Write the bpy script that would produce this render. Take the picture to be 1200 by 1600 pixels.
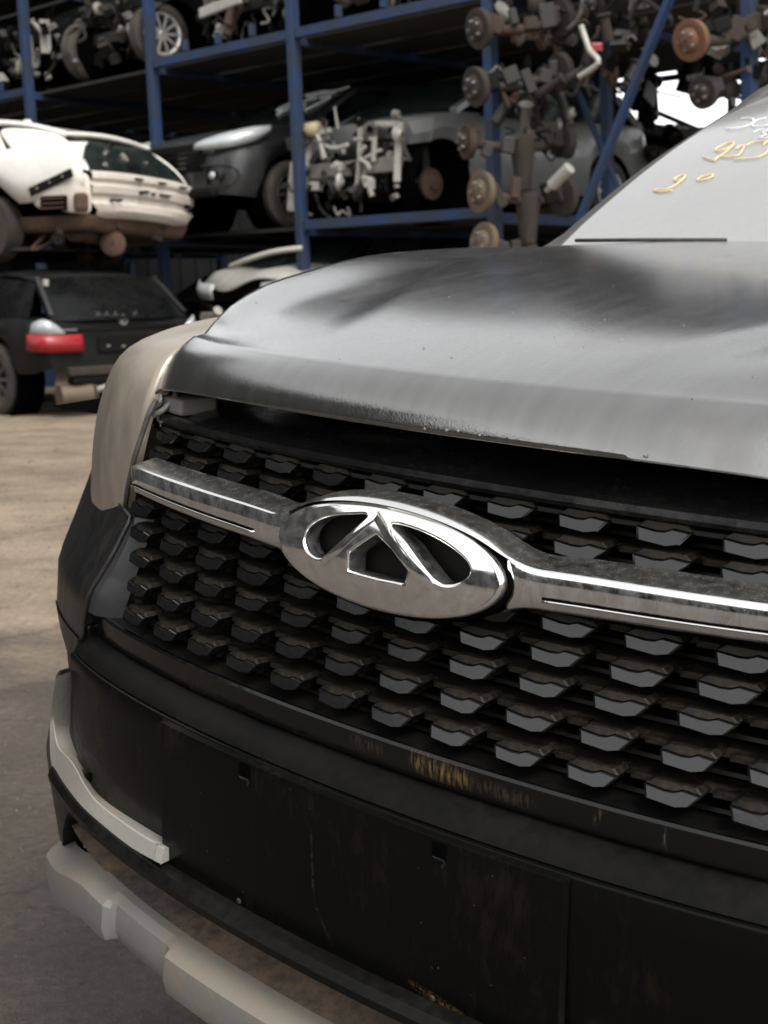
import bpy, bmesh, math, random
from mathutils import Vector, Matrix, noise as mnoise
R = math.radians
random.seed(7)
scene = bpy.context.scene
for o in list(bpy.data.objects): bpy.data.objects.remove(o)
COL = scene.collection

# ------------------------------------------------------------------ camera geometry
FPX, CX, CY = 2200.0, 600.0, 800.0          # focal length and centre in photo pixels
CAM_H = 1.2
def cdir(px, py): return Vector(((px-CX)/FPX, (py-CY)/FPX, 1.0))   # x right, y down, z forward
up = cdir(-1614, 498).cross(cdir(600, 454)).normalized()
if up.y > 0: up = -up
fwd = (Vector((0, 0, 1)) - up*up.z).normalized()
rgt = fwd.cross(up).normalized()
if rgt.x < 0: rgt = -rgt
MW = Matrix((rgt, fwd, up))                 # camera space -> world
CAMP = Vector((0, 0, CAM_H))
def wdir(px, py): return MW @ cdir(px, py)
def WP(px, py, depth): return CAMP + wdir(px, py)*depth
def ground_at(px, py):
    d = wdir(px, py); return CAMP + d*(-CAM_H/d.z)

cam_data = bpy.data.cameras.new('camera'); cam = bpy.data.objects.new('camera', cam_data); COL.objects.link(cam)
cx_, cy_, cz_ = MW@Vector((1,0,0)), MW@Vector((0,-1,0)), MW@Vector((0,0,-1))
cam.matrix_world = Matrix(((cx_.x,cy_.x,cz_.x,0),(cx_.y,cy_.y,cz_.y,0),(cx_.z,cy_.z,cz_.z,CAM_H),(0,0,0,1)))
cam_data.sensor_fit = 'HORIZONTAL'; cam_data.sensor_width = 36.0; cam_data.lens = 36.0*FPX/1200.0
cam_data.clip_start = 0.05; cam_data.clip_end = 600
cam_data.dof.use_dof = True; cam_data.dof.focus_distance = 1.42; cam_data.dof.aperture_fstop = 15
scene.camera = cam

# ------------------------------------------------------------------ light
SUN_EL, SUN_AZ = 52.0, 150.0     # azimuth clockwise from +Y (forward): behind the camera, to the right
world = bpy.data.worlds.new('World'); scene.world = world; world.use_nodes = True
wn = world.node_tree.nodes; wl = world.node_tree.links
for n in list(wn): wn.remove(n)
wo = wn.new('ShaderNodeOutputWorld'); bg = wn.new('ShaderNodeBackground'); sky = wn.new('ShaderNodeTexSky')
sky.sky_type = 'NISHITA'; sky.sun_disc = False; sky.sun_elevation = R(SUN_EL); sky.sun_rotation = R(SUN_AZ)
sky.air_density = 1.0; sky.dust_density = 1.5; sky.ozone_density = 1.0; sky.altitude = 0
hs = wn.new('ShaderNodeHueSaturation'); hs.inputs['Saturation'].default_value = 0.06
bg.inputs['Strength'].default_value = 0.15
wl.new(sky.outputs[0], hs.inputs['Color']); wl.new(hs.outputs[0], bg.inputs[0]); wl.new(bg.outputs[0], wo.inputs[0])
sd = bpy.data.lights.new('sun', 'SUN'); sd.energy = 1.0; sd.angle = R(25); sd.color = (1, .95, .87)
sun = bpy.data.objects.new('sun', sd); COL.objects.link(sun)
az, el = R(SUN_AZ), R(SUN_EL)
sv = Vector((math.sin(az)*math.cos(el), math.cos(az)*math.cos(el), math.sin(el)))
sun.rotation_euler = sv.to_track_quat('Z', 'Y').to_euler()
scene.view_settings.view_transform = 'Standard'; scene.view_settings.look = 'None'
scene.view_settings.gamma = 1; scene.view_settings.use_curve_mapping = False
scene.view_settings.exposure = 1.5

# ------------------------------------------------------------------ materials
def new_mat(name):
    m = bpy.data.materials.new(name); m.use_nodes = True
    nt = m.node_tree; b = nt.nodes['Principled BSDF']
    return m, nt, b
def mat(name, base, rough=.5, metal=0., dust=None, dust_amt=.5, dust_scale=6., rough_var=.1, bump=0., bump_scale=60.,
        coat=0., coat_rough=.1, spec=.5, streak=(1,1,1), base2=None, base2_scale=3., updust=0., fine=0.0):
    m, nt, b = new_mat(name); N, L = nt.nodes, nt.links
    tc = N.new('ShaderNodeTexCoord'); mp = N.new('ShaderNodeMapping'); mp.inputs['Scale'].default_value = streak
    L.new(tc.outputs['Object'], mp.inputs[0])
    c = N.new('ShaderNodeRGB'); c.outputs[0].default_value = (*base, 1); col = c.outputs[0]
    if base2:
        nz = N.new('ShaderNodeTexNoise'); nz.inputs['Scale'].default_value = base2_scale; nz.inputs['Detail'].default_value = 8
        L.new(tc.outputs['Object'], nz.inputs['Vector'])
        rp = N.new('ShaderNodeValToRGB'); rp.color_ramp.elements[0].position = .42; rp.color_ramp.elements[1].position = .6
        L.new(nz.outputs[0], rp.inputs[0])
        mx = N.new('ShaderNodeMixRGB'); L.new(rp.outputs[0], mx.inputs[0]); L.new(col, mx.inputs[1]); mx.inputs[2].default_value = (*base2, 1); col = mx.outputs[0]
    b.inputs['Roughness'].default_value = rough
    if dust:
        n1 = N.new('ShaderNodeTexNoise'); n1.inputs['Scale'].default_value = dust_scale; n1.inputs['Detail'].default_value = 10; n1.inputs['Roughness'].default_value = .65
        L.new(mp.outputs[0], n1.inputs['Vector'])
        n2 = N.new('ShaderNodeTexNoise'); n2.inputs['Scale'].default_value = dust_scale*9; n2.inputs['Detail'].default_value = 6; n2.inputs['Roughness'].default_value = .7
        L.new(mp.outputs[0], n2.inputs['Vector'])
        ml = N.new('ShaderNodeMath'); ml.operation = 'MULTIPLY'; L.new(n1.outputs[0], ml.inputs[0]); L.new(n2.outputs[0], ml.inputs[1])
        rp = N.new('ShaderNodeMapRange'); rp.inputs['From Min'].default_value = .17; rp.inputs['From Max'].default_value = .36
        rp.inputs['To Min'].default_value = 0; rp.inputs['To Max'].default_value = dust_amt
        L.new(ml.outputs[0], rp.inputs[0]); fac = rp.outputs[0]
        if updust:
            ge = N.new('ShaderNodeNewGeometry'); sp = N.new('ShaderNodeSeparateXYZ'); L.new(ge.outputs['Normal'], sp.inputs[0])
            r2 = N.new('ShaderNodeMapRange'); r2.inputs['From Min'].default_value = .15; r2.inputs['From Max'].default_value = .95; r2.inputs['To Max'].default_value = updust
            L.new(sp.outputs['Z'], r2.inputs[0])
            ad = N.new('ShaderNodeMath'); ad.operation = 'ADD'; ad.use_clamp = True; L.new(fac, ad.inputs[0])
            m3 = N.new('ShaderNodeMath'); m3.operation = 'MULTIPLY'; L.new(r2.outputs[0], m3.inputs[0]); L.new(n2.outputs[0], m3.inputs[1])
            L.new(m3.outputs[0], ad.inputs[1]); fac = ad.outputs[0]
        mx = N.new('ShaderNodeMixRGB'); L.new(fac, mx.inputs[0]); L.new(col, mx.inputs[1]); mx.inputs[2].default_value = (*dust, 1); col = mx.outputs[0]
        rm = N.new('ShaderNodeMapRange'); L.new(fac, rm.inputs[0]); rm.inputs['To Min'].default_value = rough; rm.inputs['To Max'].default_value = min(1, rough+.55)
        L.new(rm.outputs[0], b.inputs['Roughness'])
        if metal:
            mm = N.new('ShaderNodeMapRange'); L.new(fac, mm.inputs[0]); mm.inputs['To Min'].default_value = metal; mm.inputs['To Max'].default_value = 0
            L.new(mm.outputs[0], b.inputs['Metallic'])
        if coat:
            mm = N.new('ShaderNodeMapRange'); L.new(fac, mm.inputs[0]); mm.inputs['To Min'].default_value = coat; mm.inputs['To Max'].default_value = 0
            L.new(mm.outputs[0], b.inputs['Coat Weight'])
    else:
        b.inputs['Metallic'].default_value = metal; b.inputs['Coat Weight'].default_value = coat
        if rough_var:
            n1 = N.new('ShaderNodeTexNoise'); n1.inputs['Scale'].default_value = 14; n1.inputs['Detail'].default_value = 6; L.new(mp.outputs[0], n1.inputs['Vector'])
            rm = N.new('ShaderNodeMapRange'); L.new(n1.outputs[0], rm.inputs[0]); rm.inputs['To Min'].default_value = max(0, rough-rough_var); rm.inputs['To Max'].default_value = rough+rough_var
            L.new(rm.outputs[0], b.inputs['Roughness'])
    L.new(col, b.inputs['Base Color'])
    b.inputs['Coat Roughness'].default_value = coat_rough; b.inputs['Specular IOR Level'].default_value = spec
    if bump:
        n3 = N.new('ShaderNodeTexNoise'); n3.inputs['Scale'].default_value = bump_scale; n3.inputs['Detail'].default_value = 8; L.new(mp.outputs[0], n3.inputs['Vector'])
        bp = N.new('ShaderNodeBump'); bp.inputs['Strength'].default_value = bump; bp.inputs['Distance'].default_value = .01
        L.new(n3.outputs[0], bp.inputs['Height']); L.new(bp.outputs[0], b.inputs['Normal'])
    return m
DUST = (.27, .20, .13)
M = {}
M['black_gloss'] = mat('black_gloss', (.003,.003,.003), .14, dust=(.016,.013,.009), dust_amt=.25, dust_scale=9, spec=.4)
M['black_satin'] = mat('black_satin', (.003,.003,.003), .3, dust=(.016,.013,.009), dust_amt=.35, dust_scale=8, bump=.03, bump_scale=200, spec=.13)
M['ledge'] = mat('ledge_plastic', (.003,.003,.003), .4, dust=(.012,.010,.007), dust_amt=.4, dust_scale=8, spec=.07)
M['black_matt'] = mat('black_matt', (.004,.004,.004), .6, dust=(.016,.013,.009), dust_amt=.3, dust_scale=5, spec=.1)
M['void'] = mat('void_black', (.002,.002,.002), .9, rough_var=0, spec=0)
M['cell_gloss'] = mat('cell_gloss', (.004,.004,.0045), .17, dust=(.04,.036,.03), dust_amt=.10, dust_scale=30, bump=.012, bump_scale=150, spec=.6)
M['cell_dusty'] = mat('cell_dusty', (.0035,.0035,.0035), .4, dust=(.030,.022,.013), dust_amt=.6, dust_scale=18, updust=.02, spec=.2)
M['chrome'] = mat('dirty_chrome', (.80,.80,.79), .07, 1., dust=(.14,.12,.09), dust_amt=.12, dust_scale=70, streak=(1,1,.6))
M['emblem_chrome'] = mat('emblem_chrome', (.85,.84,.82), .07, 1., dust=(.30,.26,.20), dust_amt=.10, dust_scale=90)
M['chrome_satin'] = mat('dusty_chrome', (.62,.61,.58), .24, 1., dust=(.36,.33,.28), dust_amt=.07, dust_scale=110)
M['beige_metal'] = mat('beige_metallic', (.34,.295,.24), .36, .7, dust=(.25,.205,.155), dust_amt=.25, dust_scale=5, streak=(1,1,.35), bump=.03, bump_scale=60)
M['silver'] = mat('silver_plastic', (.33,.325,.30), .4, .3, dust=(.24,.19,.135), dust_amt=.6, dust_scale=7, updust=.35, bump=.06, bump_scale=120)
M['silver_dark'] = mat('grey_plastic', (.15,.147,.138), .5, .1, dust=(.18,.145,.10), dust_amt=.5, dust_scale=6, updust=.45, bump=.06, bump_scale=120)
M['tyre'] = mat('tyre_rubber', (.018,.017,.016), .8, dust=(.13,.10,.07), dust_amt=.5)
M['rim'] = mat('alloy_rim', (.5,.5,.48), .35, .8, dust=DUST, dust_amt=.4)
M['rim_dark'] = mat('dark_rim', (.05,.05,.05), .4, .4, dust=DUST, dust_amt=.3)
M['blue_steel'] = mat('blue_steel', (.012,.032,.088), .6, 0, dust=(.03,.029,.028), dust_amt=.5, dust_scale=3, base2=(.016,.028,.055), spec=.3)
M['white_paint'] = mat('white_paint', (.62,.61,.57), .35, dust=(.38,.28,.18), dust_amt=.22, dust_scale=2.2)
M['white_rusty'] = mat('white_rusty', (.52,.49,.44), .5, dust=(.30,.16,.08), dust_amt=.38, dust_scale=3.2)
M['rust'] = mat('rust', (.045,.022,.013), .85, dust=(.085,.052,.03), dust_amt=.7, dust_scale=5, bump=.3, bump_scale=40)
M['rust_dark'] = mat('rust_dark', (.014,.010,.008), .85, dust=(.05,.034,.022), dust_amt=.6, dust_scale=6, bump=.3, bump_scale=40)
M['grease'] = mat('greasy_iron', (.011,.010,.009), .5, .3, dust=(.036,.03,.024), dust_amt=.6, dust_scale=8)
M['brown_dirt'] = mat('brown_underbody', (.03,.018,.012), .9, dust=(.095,.052,.03), dust_amt=.8, dust_scale=3)
M['alu'] = mat('cast_aluminium', (.18,.177,.168), .45, .8, dust=(.25,.22,.18), dust_amt=.6, dust_scale=8)
M['alu_pale'] = mat('pale_metal', (.36,.35,.32), .45, .3, dust=(.14,.12,.095), dust_amt=.5, dust_scale=8)
M['grey_paint'] = mat('grey_paint', (.14,.145,.145), .35, .2, dust=(.09,.08,.07), dust_amt=.4, dust_scale=3, coat=.4)
M['dark_paint'] = mat('dark_paint', (.009,.0095,.0105), .34, .05, dust=(.02,.019,.018), dust_amt=.5, dust_scale=3, coat=.2)
M['black_paint'] = mat('black_paint', (.004,.0044,.0048), .4, 0, dust=(.013,.0125,.0115), dust_amt=.6, dust_scale=3, spec=.18)
M['green_glass'] = mat('tinted_glass', (.006,.010,.009), .12, dust=(.05,.058,.054), dust_amt=.3, dust_scale=3, spec=.3)
M['dark_glass'] = mat('dark_glass', (.003,.0035,.0035), .15, dust=(.012,.013,.012), dust_amt=.5, dust_scale=3, spec=.15)
M['lamp_clear'] = mat('lamp_lens', (.40,.42,.43), .2, .3, dust=(.25,.25,.25), dust_amt=.5, dust_scale=12)
M['lamp_red'] = mat('red_lamp_lens', (.26,.006,.010), .25, dust=(.14,.03,.03), dust_amt=.4, dust_scale=14)
M['cream'] = mat('cream_plastic', (.30,.26,.15), .5)
M['rust2'] = mat('red_rust', (.025,.014,.010), .85, dust=(.055,.032,.018), dust_amt=.7, dust_scale=5, bump=.3, bump_scale=40)
M['orange'] = mat('orange_rust_disc', (.125,.052,.026), .8, dust=(.07,.04,.025), dust_amt=.6)
M['deck'] = mat('deck_sheet', (.014,.013,.012), .8, dust=(.035,.03,.025), dust_amt=.5)
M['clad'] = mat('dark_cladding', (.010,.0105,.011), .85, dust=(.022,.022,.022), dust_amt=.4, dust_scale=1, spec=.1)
M['yellow_chalk'] = mat('yellow_marker', (.70,.52,.22), .7, rough_var=0)
M['white_chalk'] = mat('white_marker', (.8,.82,.82), .7, rough_var=0)
M['rubber'] = mat('rubber_seal', (.02,.02,.02), .6, dust=(.12,.11,.10), dust_amt=.5)

def hood_mat():
    m, nt, b = new_mat('worn_grey_metallic'); N, L = nt.nodes, nt.links
    tc = N.new('ShaderNodeTexCoord')
    n1 = N.new('ShaderNodeTexNoise'); n1.inputs['Scale'].default_value = 3.5; n1.inputs['Detail'].default_value = 9
    L.new(tc.outputs['Object'], n1.inputs['Vector'])
    c = N.new('ShaderNodeMixRGB'); c.inputs[1].default_value = (.195,.194,.188,1); c.inputs[2].default_value = (.24,.237,.229,1); L.new(n1.outputs[0], c.inputs[0])
    # rust and dirt blotches
    n4 = N.new('ShaderNodeTexNoise'); n4.inputs['Scale'].default_value = 7; n4.inputs['Detail'].default_value = 8; L.new(tc.outputs['Object'], n4.inputs['Vector'])
    r4 = N.new('ShaderNodeMapRange'); r4.inputs['From Min'].default_value = .60; r4.inputs['From Max'].default_value = .74; r4.inputs['To Max'].default_value = .5; L.new(n4.outputs[0], r4.inputs[0])
    c2 = N.new('ShaderNodeMixRGB'); L.new(r4.outputs[0], c2.inputs[0]); L.new(c.outputs[0], c2.inputs[1]); c2.inputs[2].default_value = (.16,.13,.095,1)
    L.new(c2.outputs[0], b.inputs['Base Color']); hb_ = c2
    b.inputs['Metallic'].default_value = .92
    # fine grain roughness + streaks running down the nose
    mp = N.new('ShaderNodeMapping'); mp.inputs['Scale'].default_value = (60, 9, 9); mp.inputs['Rotation'].default_value = (0, R(12), 0); L.new(tc.outputs['Object'], mp.inputs[0])
    n2 = N.new('ShaderNodeTexNoise'); n2.inputs['Scale'].default_value = 1.0; n2.inputs['Detail'].default_value = 7; L.new(mp.outputs[0], n2.inputs['Vector'])
    rs = N.new('ShaderNodeMapRange'); rs.inputs['From Min'].default_value = .35; rs.inputs['From Max'].default_value = .68; rs.inputs['To Min'].default_value = .93; rs.inputs['To Max'].default_value = 1.06; L.new(n2.outputs[0], rs.inputs[0])
    hm = N.new('ShaderNodeMixRGB'); hm.blend_type = 'MULTIPLY'; hm.inputs[0].default_value = 1; L.new(hb_.outputs[0], hm.inputs[1]); L.new(rs.outputs[0], hm.inputs[2]); L.new(hm.outputs[0], b.inputs['Base Color'])
    n3 = N.new('ShaderNodeTexNoise'); n3.inputs['Scale'].default_value = 420; n3.inputs['Detail'].default_value = 4; L.new(tc.outputs['Object'], n3.inputs['Vector'])
    ad = N.new('ShaderNodeMath'); ad.operation = 'MULTIPLY_ADD'; L.new(n2.outputs[0], ad.inputs[0]); ad.inputs[1].default_value = .35; L.new(n3.outputs[0], ad.inputs[2])
    rr = N.new('ShaderNodeMapRange'); rr.inputs['From Min'].default_value = .45; rr.inputs['From Max'].default_value = .95; rr.inputs['To Min'].default_value = .11; rr.inputs['To Max'].default_value = .26
    L.new(ad.outputs[0], rr.inputs[0]); L.new(rr.outputs[0], b.inputs['Roughness'])
    b.inputs['Coat Weight'].default_value = .35; b.inputs['Coat Roughness'].default_value = .12; b.inputs['Coat IOR'].default_value = 1.5
    bp = N.new('ShaderNodeBump'); bp.inputs['Strength'].default_value = .10; bp.inputs['Distance'].default_value = .002; L.new(n3.outputs[0], bp.inputs['Height'])
    L.new(bp.outputs[0], b.inputs['Normal']); 
    bc = N.new('ShaderNodeBump'); bc.inputs['Strength'].default_value = .04; bc.inputs['Distance'].default_value = .002; L.new(ad.outputs[0], bc.inputs['Height'])
    L.new(bc.outputs[0], b.inputs['Coat Normal'])
    return m
M['hood'] = hood_mat()

def panel_mat(name, base, rough, spec, dirt, scuffs):
    """Black plastic with thin brown grime and scuffs; each scuff is a rubbed line (x0,z0,x1,z1,half width,colour)."""
    m, nt, b = new_mat(name); N, L = nt.nodes, nt.links; b.inputs['Specular IOR Level'].default_value = spec
    tc = N.new('ShaderNodeTexCoord'); sp = N.new('ShaderNodeSeparateXYZ'); L.new(tc.outputs['Object'], sp.inputs[0])
    def ma(op, a, b_=None, c=None):
        n = N.new('ShaderNodeMath'); n.operation = op
        for k, v in enumerate((a, b_, c)):
            if v is None: continue
            if isinstance(v, (int, float)): n.inputs[k].default_value = v
            else: L.new(v, n.inputs[k])
        return n.outputs[0]
    n1 = N.new('ShaderNodeTexNoise'); n1.inputs['Scale'].default_value = 7; n1.inputs['Detail'].default_value = 9; L.new(tc.outputs['Object'], n1.inputs['Vector'])
    mp = N.new('ShaderNodeMapping'); mp.inputs['Scale'].default_value = (26, 26, 7); mp.inputs['Rotation'].default_value = (0, R(12), 0); L.new(tc.outputs['Object'], mp.inputs[0])
    n2 = N.new('ShaderNodeTexNoise'); n2.inputs['Scale'].default_value = 3; n2.inputs['Detail'].default_value = 10; n2.inputs['Roughness'].default_value = .75; L.new(mp.outputs[0], n2.inputs['Vector'])
    n4 = N.new('ShaderNodeTexNoise'); n4.inputs['Scale'].default_value = 240; n4.inputs['Detail'].default_value = 6; n4.inputs['Roughness'].default_value = .7; L.new(tc.outputs['Object'], n4.inputs['Vector'])
    rp = N.new('ShaderNodeMapRange'); rp.inputs['From Min'].default_value = .27; rp.inputs['From Max'].default_value = .42; rp.inputs['To Max'].default_value = .6
    L.new(ma('MULTIPLY', n1.outputs[0], n2.outputs[0]), rp.inputs[0]); fac = rp.outputs[0]
    c = N.new('ShaderNodeMixRGB'); L.new(fac, c.inputs[0]); c.inputs[1].default_value = (*base, 1); c.inputs[2].default_value = (*dirt, 1); col = c.outputs[0]
    mp2 = N.new('ShaderNodeMapping'); mp2.inputs['Scale'].default_value = (330, 90, 45); mp2.inputs['Rotation'].default_value = (0, R(-22), 0); L.new(tc.outputs['Object'], mp2.inputs[0])
    n5 = N.new('ShaderNodeTexNoise'); n5.inputs['Scale'].default_value = 1; n5.inputs['Detail'].default_value = 6; n5.inputs['Roughness'].default_value = .7; L.new(mp2.outputs[0], n5.inputs['Vector'])
    for (x0, z0, x1, z1, w, cl, st) in scuffs:
        ln = math.hypot(x1-x0, z1-z0); dx, dz = (x1-x0)/ln, (z1-z0)/ln
        px_ = ma('SUBTRACT', sp.outputs['X'], x0); pz_ = ma('SUBTRACT', sp.outputs['Z'], z0)
        al = ma('ADD', ma('MULTIPLY', px_, dx), ma('MULTIPLY', pz_, dz))
        wob = ma('MULTIPLY', ma('SUBTRACT', n1.outputs[0], .5), w*1.2)
        pe = ma('ABSOLUTE', ma('ADD', ma('SUBTRACT', ma('MULTIPLY', pz_, dx), ma('MULTIPLY', px_, dz)), wob))
        r1 = N.new('ShaderNodeMapRange'); r1.inputs['From Min'].default_value = w; r1.inputs['From Max'].default_value = w*.2; L.new(pe, r1.inputs[0])
        over = ma('SUBTRACT', ma('ABSOLUTE', ma('SUBTRACT', al, ln/2)), ln/2)
        r2 = N.new('ShaderNodeMapRange'); r2.inputs['From Min'].default_value = .004; r2.inputs['From Max'].default_value = -.012; L.new(over, r2.inputs[0])
        nn = n5.outputs[0] if st else n4.outputs[0]
        r3 = N.new('ShaderNodeMapRange'); r3.inputs['From Min'].default_value = .46; r3.inputs['From Max'].default_value = .62; L.new(nn, r3.inputs[0])
        f = ma('MULTIPLY', ma('MULTIPLY', r1.outputs[0], r2.outputs[0]), r3.outputs[0])
        mx = N.new('ShaderNodeMixRGB'); L.new(f, mx.inputs[0]); L.new(col, mx.inputs[1]); mx.inputs[2].default_value = (*cl, 1); col = mx.outputs[0]
        fac = ma('MAXIMUM', fac, f)
    L.new(col, b.inputs['Base Color'])
    rm = N.new('ShaderNodeMapRange'); L.new(fac, rm.inputs[0]); rm.inputs['To Min'].default_value = rough; rm.inputs['To Max'].default_value = .7; L.new(rm.outputs[0], b.inputs['Roughness'])
    n3 = N.new('ShaderNodeTexNoise'); n3.inputs['Scale'].default_value = 60; n3.inputs['Detail'].default_value = 4; L.new(tc.outputs['Object'], n3.inputs['Vector'])
    bp = N.new('ShaderNodeBump'); bp.inputs['Strength'].default_value = .12; bp.inputs['Distance'].default_value = .003; L.new(n3.outputs[0], bp.inputs['Height']); L.new(bp.outputs[0], b.inputs['Normal'])
    return m
OCH, DUN = (.085,.052,.020), (.030,.022,.013)
M['panel'] = panel_mat('scuffed_black_plastic', (.0026,.0025,.0023), .25, .11, (.013,.0088,.0052), [
    (.095,-.372,.20,-.392,.006,OCH,0),(-.033,-.262,-.030,-.335,.0022,DUN,0),(-.030,-.335,-.005,-.372,.0022,DUN,0),(-.46,-.235,-.45,-.33,.03,DUN,1)])
M['sill_gloss'] = panel_mat('scuffed_gloss_sill', (.003,.003,.003), .14, .4, (.008,.006,.004), [
    (.060,-.172,.132,-.174,.013,(.13,.08,.03),1),(-.015,-.172,.03,-.174,.010,DUN,1),(.132,-.175,.20,-.178,.010,DUN,1),(.262,-.165,.258,-.180,.004,(.10,.075,.04),1),(.322,-.165,.321,-.182,.003,(.12,.11,.09),1)])

def ground_mat():
    m, nt, b = new_mat('dirty_concrete'); N, L = nt.nodes, nt.links
    tc = N.new('ShaderNodeTexCoord'); 
    n0 = N.new('ShaderNodeTexNoise'); n0.inputs['Scale'].default_value = .35; n0.inputs['Detail'].default_value = 4; L.new(tc.outputs['Object'], n0.inputs['Vector'])
    n1 = N.new('ShaderNodeTexNoise'); n1.inputs['Scale'].default_value = 1.7; n1.inputs['Detail'].default_value = 12; n1.inputs['Roughness'].default_value = .68; L.new(tc.outputs['Object'], n1.inputs['Vector'])
    n2 = N.new('ShaderNodeTexNoise'); n2.inputs['Scale'].default_value = 38; n2.inputs['Detail'].default_value = 8; n2.inputs['Roughness'].default_value = .7; L.new(tc.outputs['Object'], n2.inputs['Vector'])
    sp = N.new('ShaderNodeSeparateXYZ'); L.new(tc.outputs['Object'], sp.inputs[0])
    # bare dark concrete near the wreck, trodden tan soil over the slab further out
    w = N.new('ShaderNodeMath'); w.operation = 'MULTIPLY_ADD'; L.new(n1.outputs[0], w.inputs[0]); w.inputs[1].default_value = 2.2; L.new(sp.outputs['Y'], w.inputs[2])
    edge = N.new('ShaderNodeMapRange'); edge.inputs['From Min'].default_value = 5.2; edge.inputs['From Max'].default_value = 6.4; L.new(w.outputs[0], edge.inputs[0])
    dark = N.new('ShaderNodeMixRGB'); dark.inputs[1].default_value = (.026,.021,.0165,1); dark.inputs[2].default_value = (.150,.119,.092,1); L.new(n1.outputs[0], dark.inputs[0])
    tan = N.new('ShaderNodeMixRGB'); tan.inputs[1].default_value = (.14,.104,.070,1); tan.inputs[2].default_value = (.38,.30,.215,1)
    r1 = N.new('ShaderNodeMapRange'); r1.inputs['From Min'].default_value = .28; r1.inputs['From Max'].default_value = .70; L.new(n1.outputs[0], r1.inputs[0]); L.new(r1.outputs[0], tan.inputs[0])
    mx = N.new('ShaderNodeMixRGB'); L.new(edge.outputs[0], mx.inputs[0]); L.new(dark.outputs[0], mx.inputs[1]); L.new(tan.outputs[0], mx.inputs[2])
    fg = N.new('ShaderNodeMixRGB'); fg.blend_type = 'MULTIPLY'; fg.inputs[0].default_value = .8
    r2 = N.new('ShaderNodeMapRange'); r2.inputs['From Min'].default_value = .3; r2.inputs['From Max'].default_value = .7; r2.inputs['To Min'].default_value = .4; r2.inputs['To Max'].default_value = 1.4; L.new(n2.outputs[0], r2.inputs[0])
    L.new(mx.outputs[0], fg.inputs[1]); L.new(r2.outputs[0], fg.inputs[2])
    # cracks
    vo = N.new('ShaderNodeTexVoronoi'); vo.feature = 'DISTANCE_TO_EDGE'; vo.inputs['Scale'].default_value = .9
    wv = N.new('ShaderNodeMixRGB'); wv.blend_type = 'ADD'; wv.inputs[0].default_value = .35; L.new(tc.outputs['Object'], wv.inputs[1]); L.new(n1.outputs['Color'], wv.inputs[2]); L.new(wv.outputs[0], vo.inputs['Vector'])
    rc = N.new('ShaderNodeMapRange'); rc.inputs['From Min'].default_value = 0; rc.inputs['From Max'].default_value = .012; rc.inputs['To Min'].default_value = .45; rc.inputs['To Max'].default_value = 1; L.new(vo.outputs['Distance'], rc.inputs[0])
    cr = N.new('ShaderNodeMixRGB'); cr.blend_type = 'MULTIPLY'; cr.inputs[0].default_value = .8; L.new(fg.outputs[0], cr.inputs[1]); L.new(rc.outputs[0], cr.inputs[2])
    L.new(cr.outputs[0], b.inputs['Base Color'])
    b.inputs['Roughness'].default_value = .78
    ad = N.new('ShaderNodeMath'); ad.operation = 'MULTIPLY_ADD'; n9 = N.new('ShaderNodeTexNoise'); n9.inputs['Scale'].default_value = 130; n9.inputs['Detail'].default_value = 5; L.new(tc.outputs['Object'], n9.inputs['Vector']); L.new(n9.outputs[0], ad.inputs[0]); ad.inputs[1].default_value = .4; L.new(n2.outputs[0], ad.inputs[2])
    bp = N.new('ShaderNodeBump'); bp.inputs['Strength'].default_value = .8; bp.inputs['Distance'].default_value = .035; L.new(ad.outputs[0], bp.inputs['Height']); L.new(bp.outputs[0], b.inputs['Normal'])
    return m
M['ground'] = ground_mat()

# ------------------------------------------------------------------ mesh helpers
def mesh(name, verts, faces, smooth=False):
    me = bpy.data.meshes.new(name); me.from_pydata([tuple(v) for v in verts], [], faces); me.update()
    if smooth:
        for p in me.polygons: p.use_smooth = True
    return me
def add(name, me, m=None, parent=None, loc=None, rot=None):
    o = bpy.data.objects.new(name, me); COL.objects.link(o)
    if m is not None and me is not None and len(me.materials) == 0: me.materials.append(M[m] if isinstance(m, str) else m)
    if parent: o.parent = parent
    if loc is not None: o.location = loc
    if rot is not None: o.rotation_euler = rot
    return o
def tag(o, label, cat, group=None, kind=None):
    if label: o['label'] = label
    if cat: o['category'] = cat
    if group: o['group'] = group
    if kind: o['kind'] = kind
    return o
def thing(name, label, cat, mw=None, group=None):
    o = bpy.data.objects.new(name, None); COL.objects.link(o); o.empty_display_size = .2
    if mw is not None: o.matrix_world = mw
    return tag(o, label, cat, group)
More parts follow.
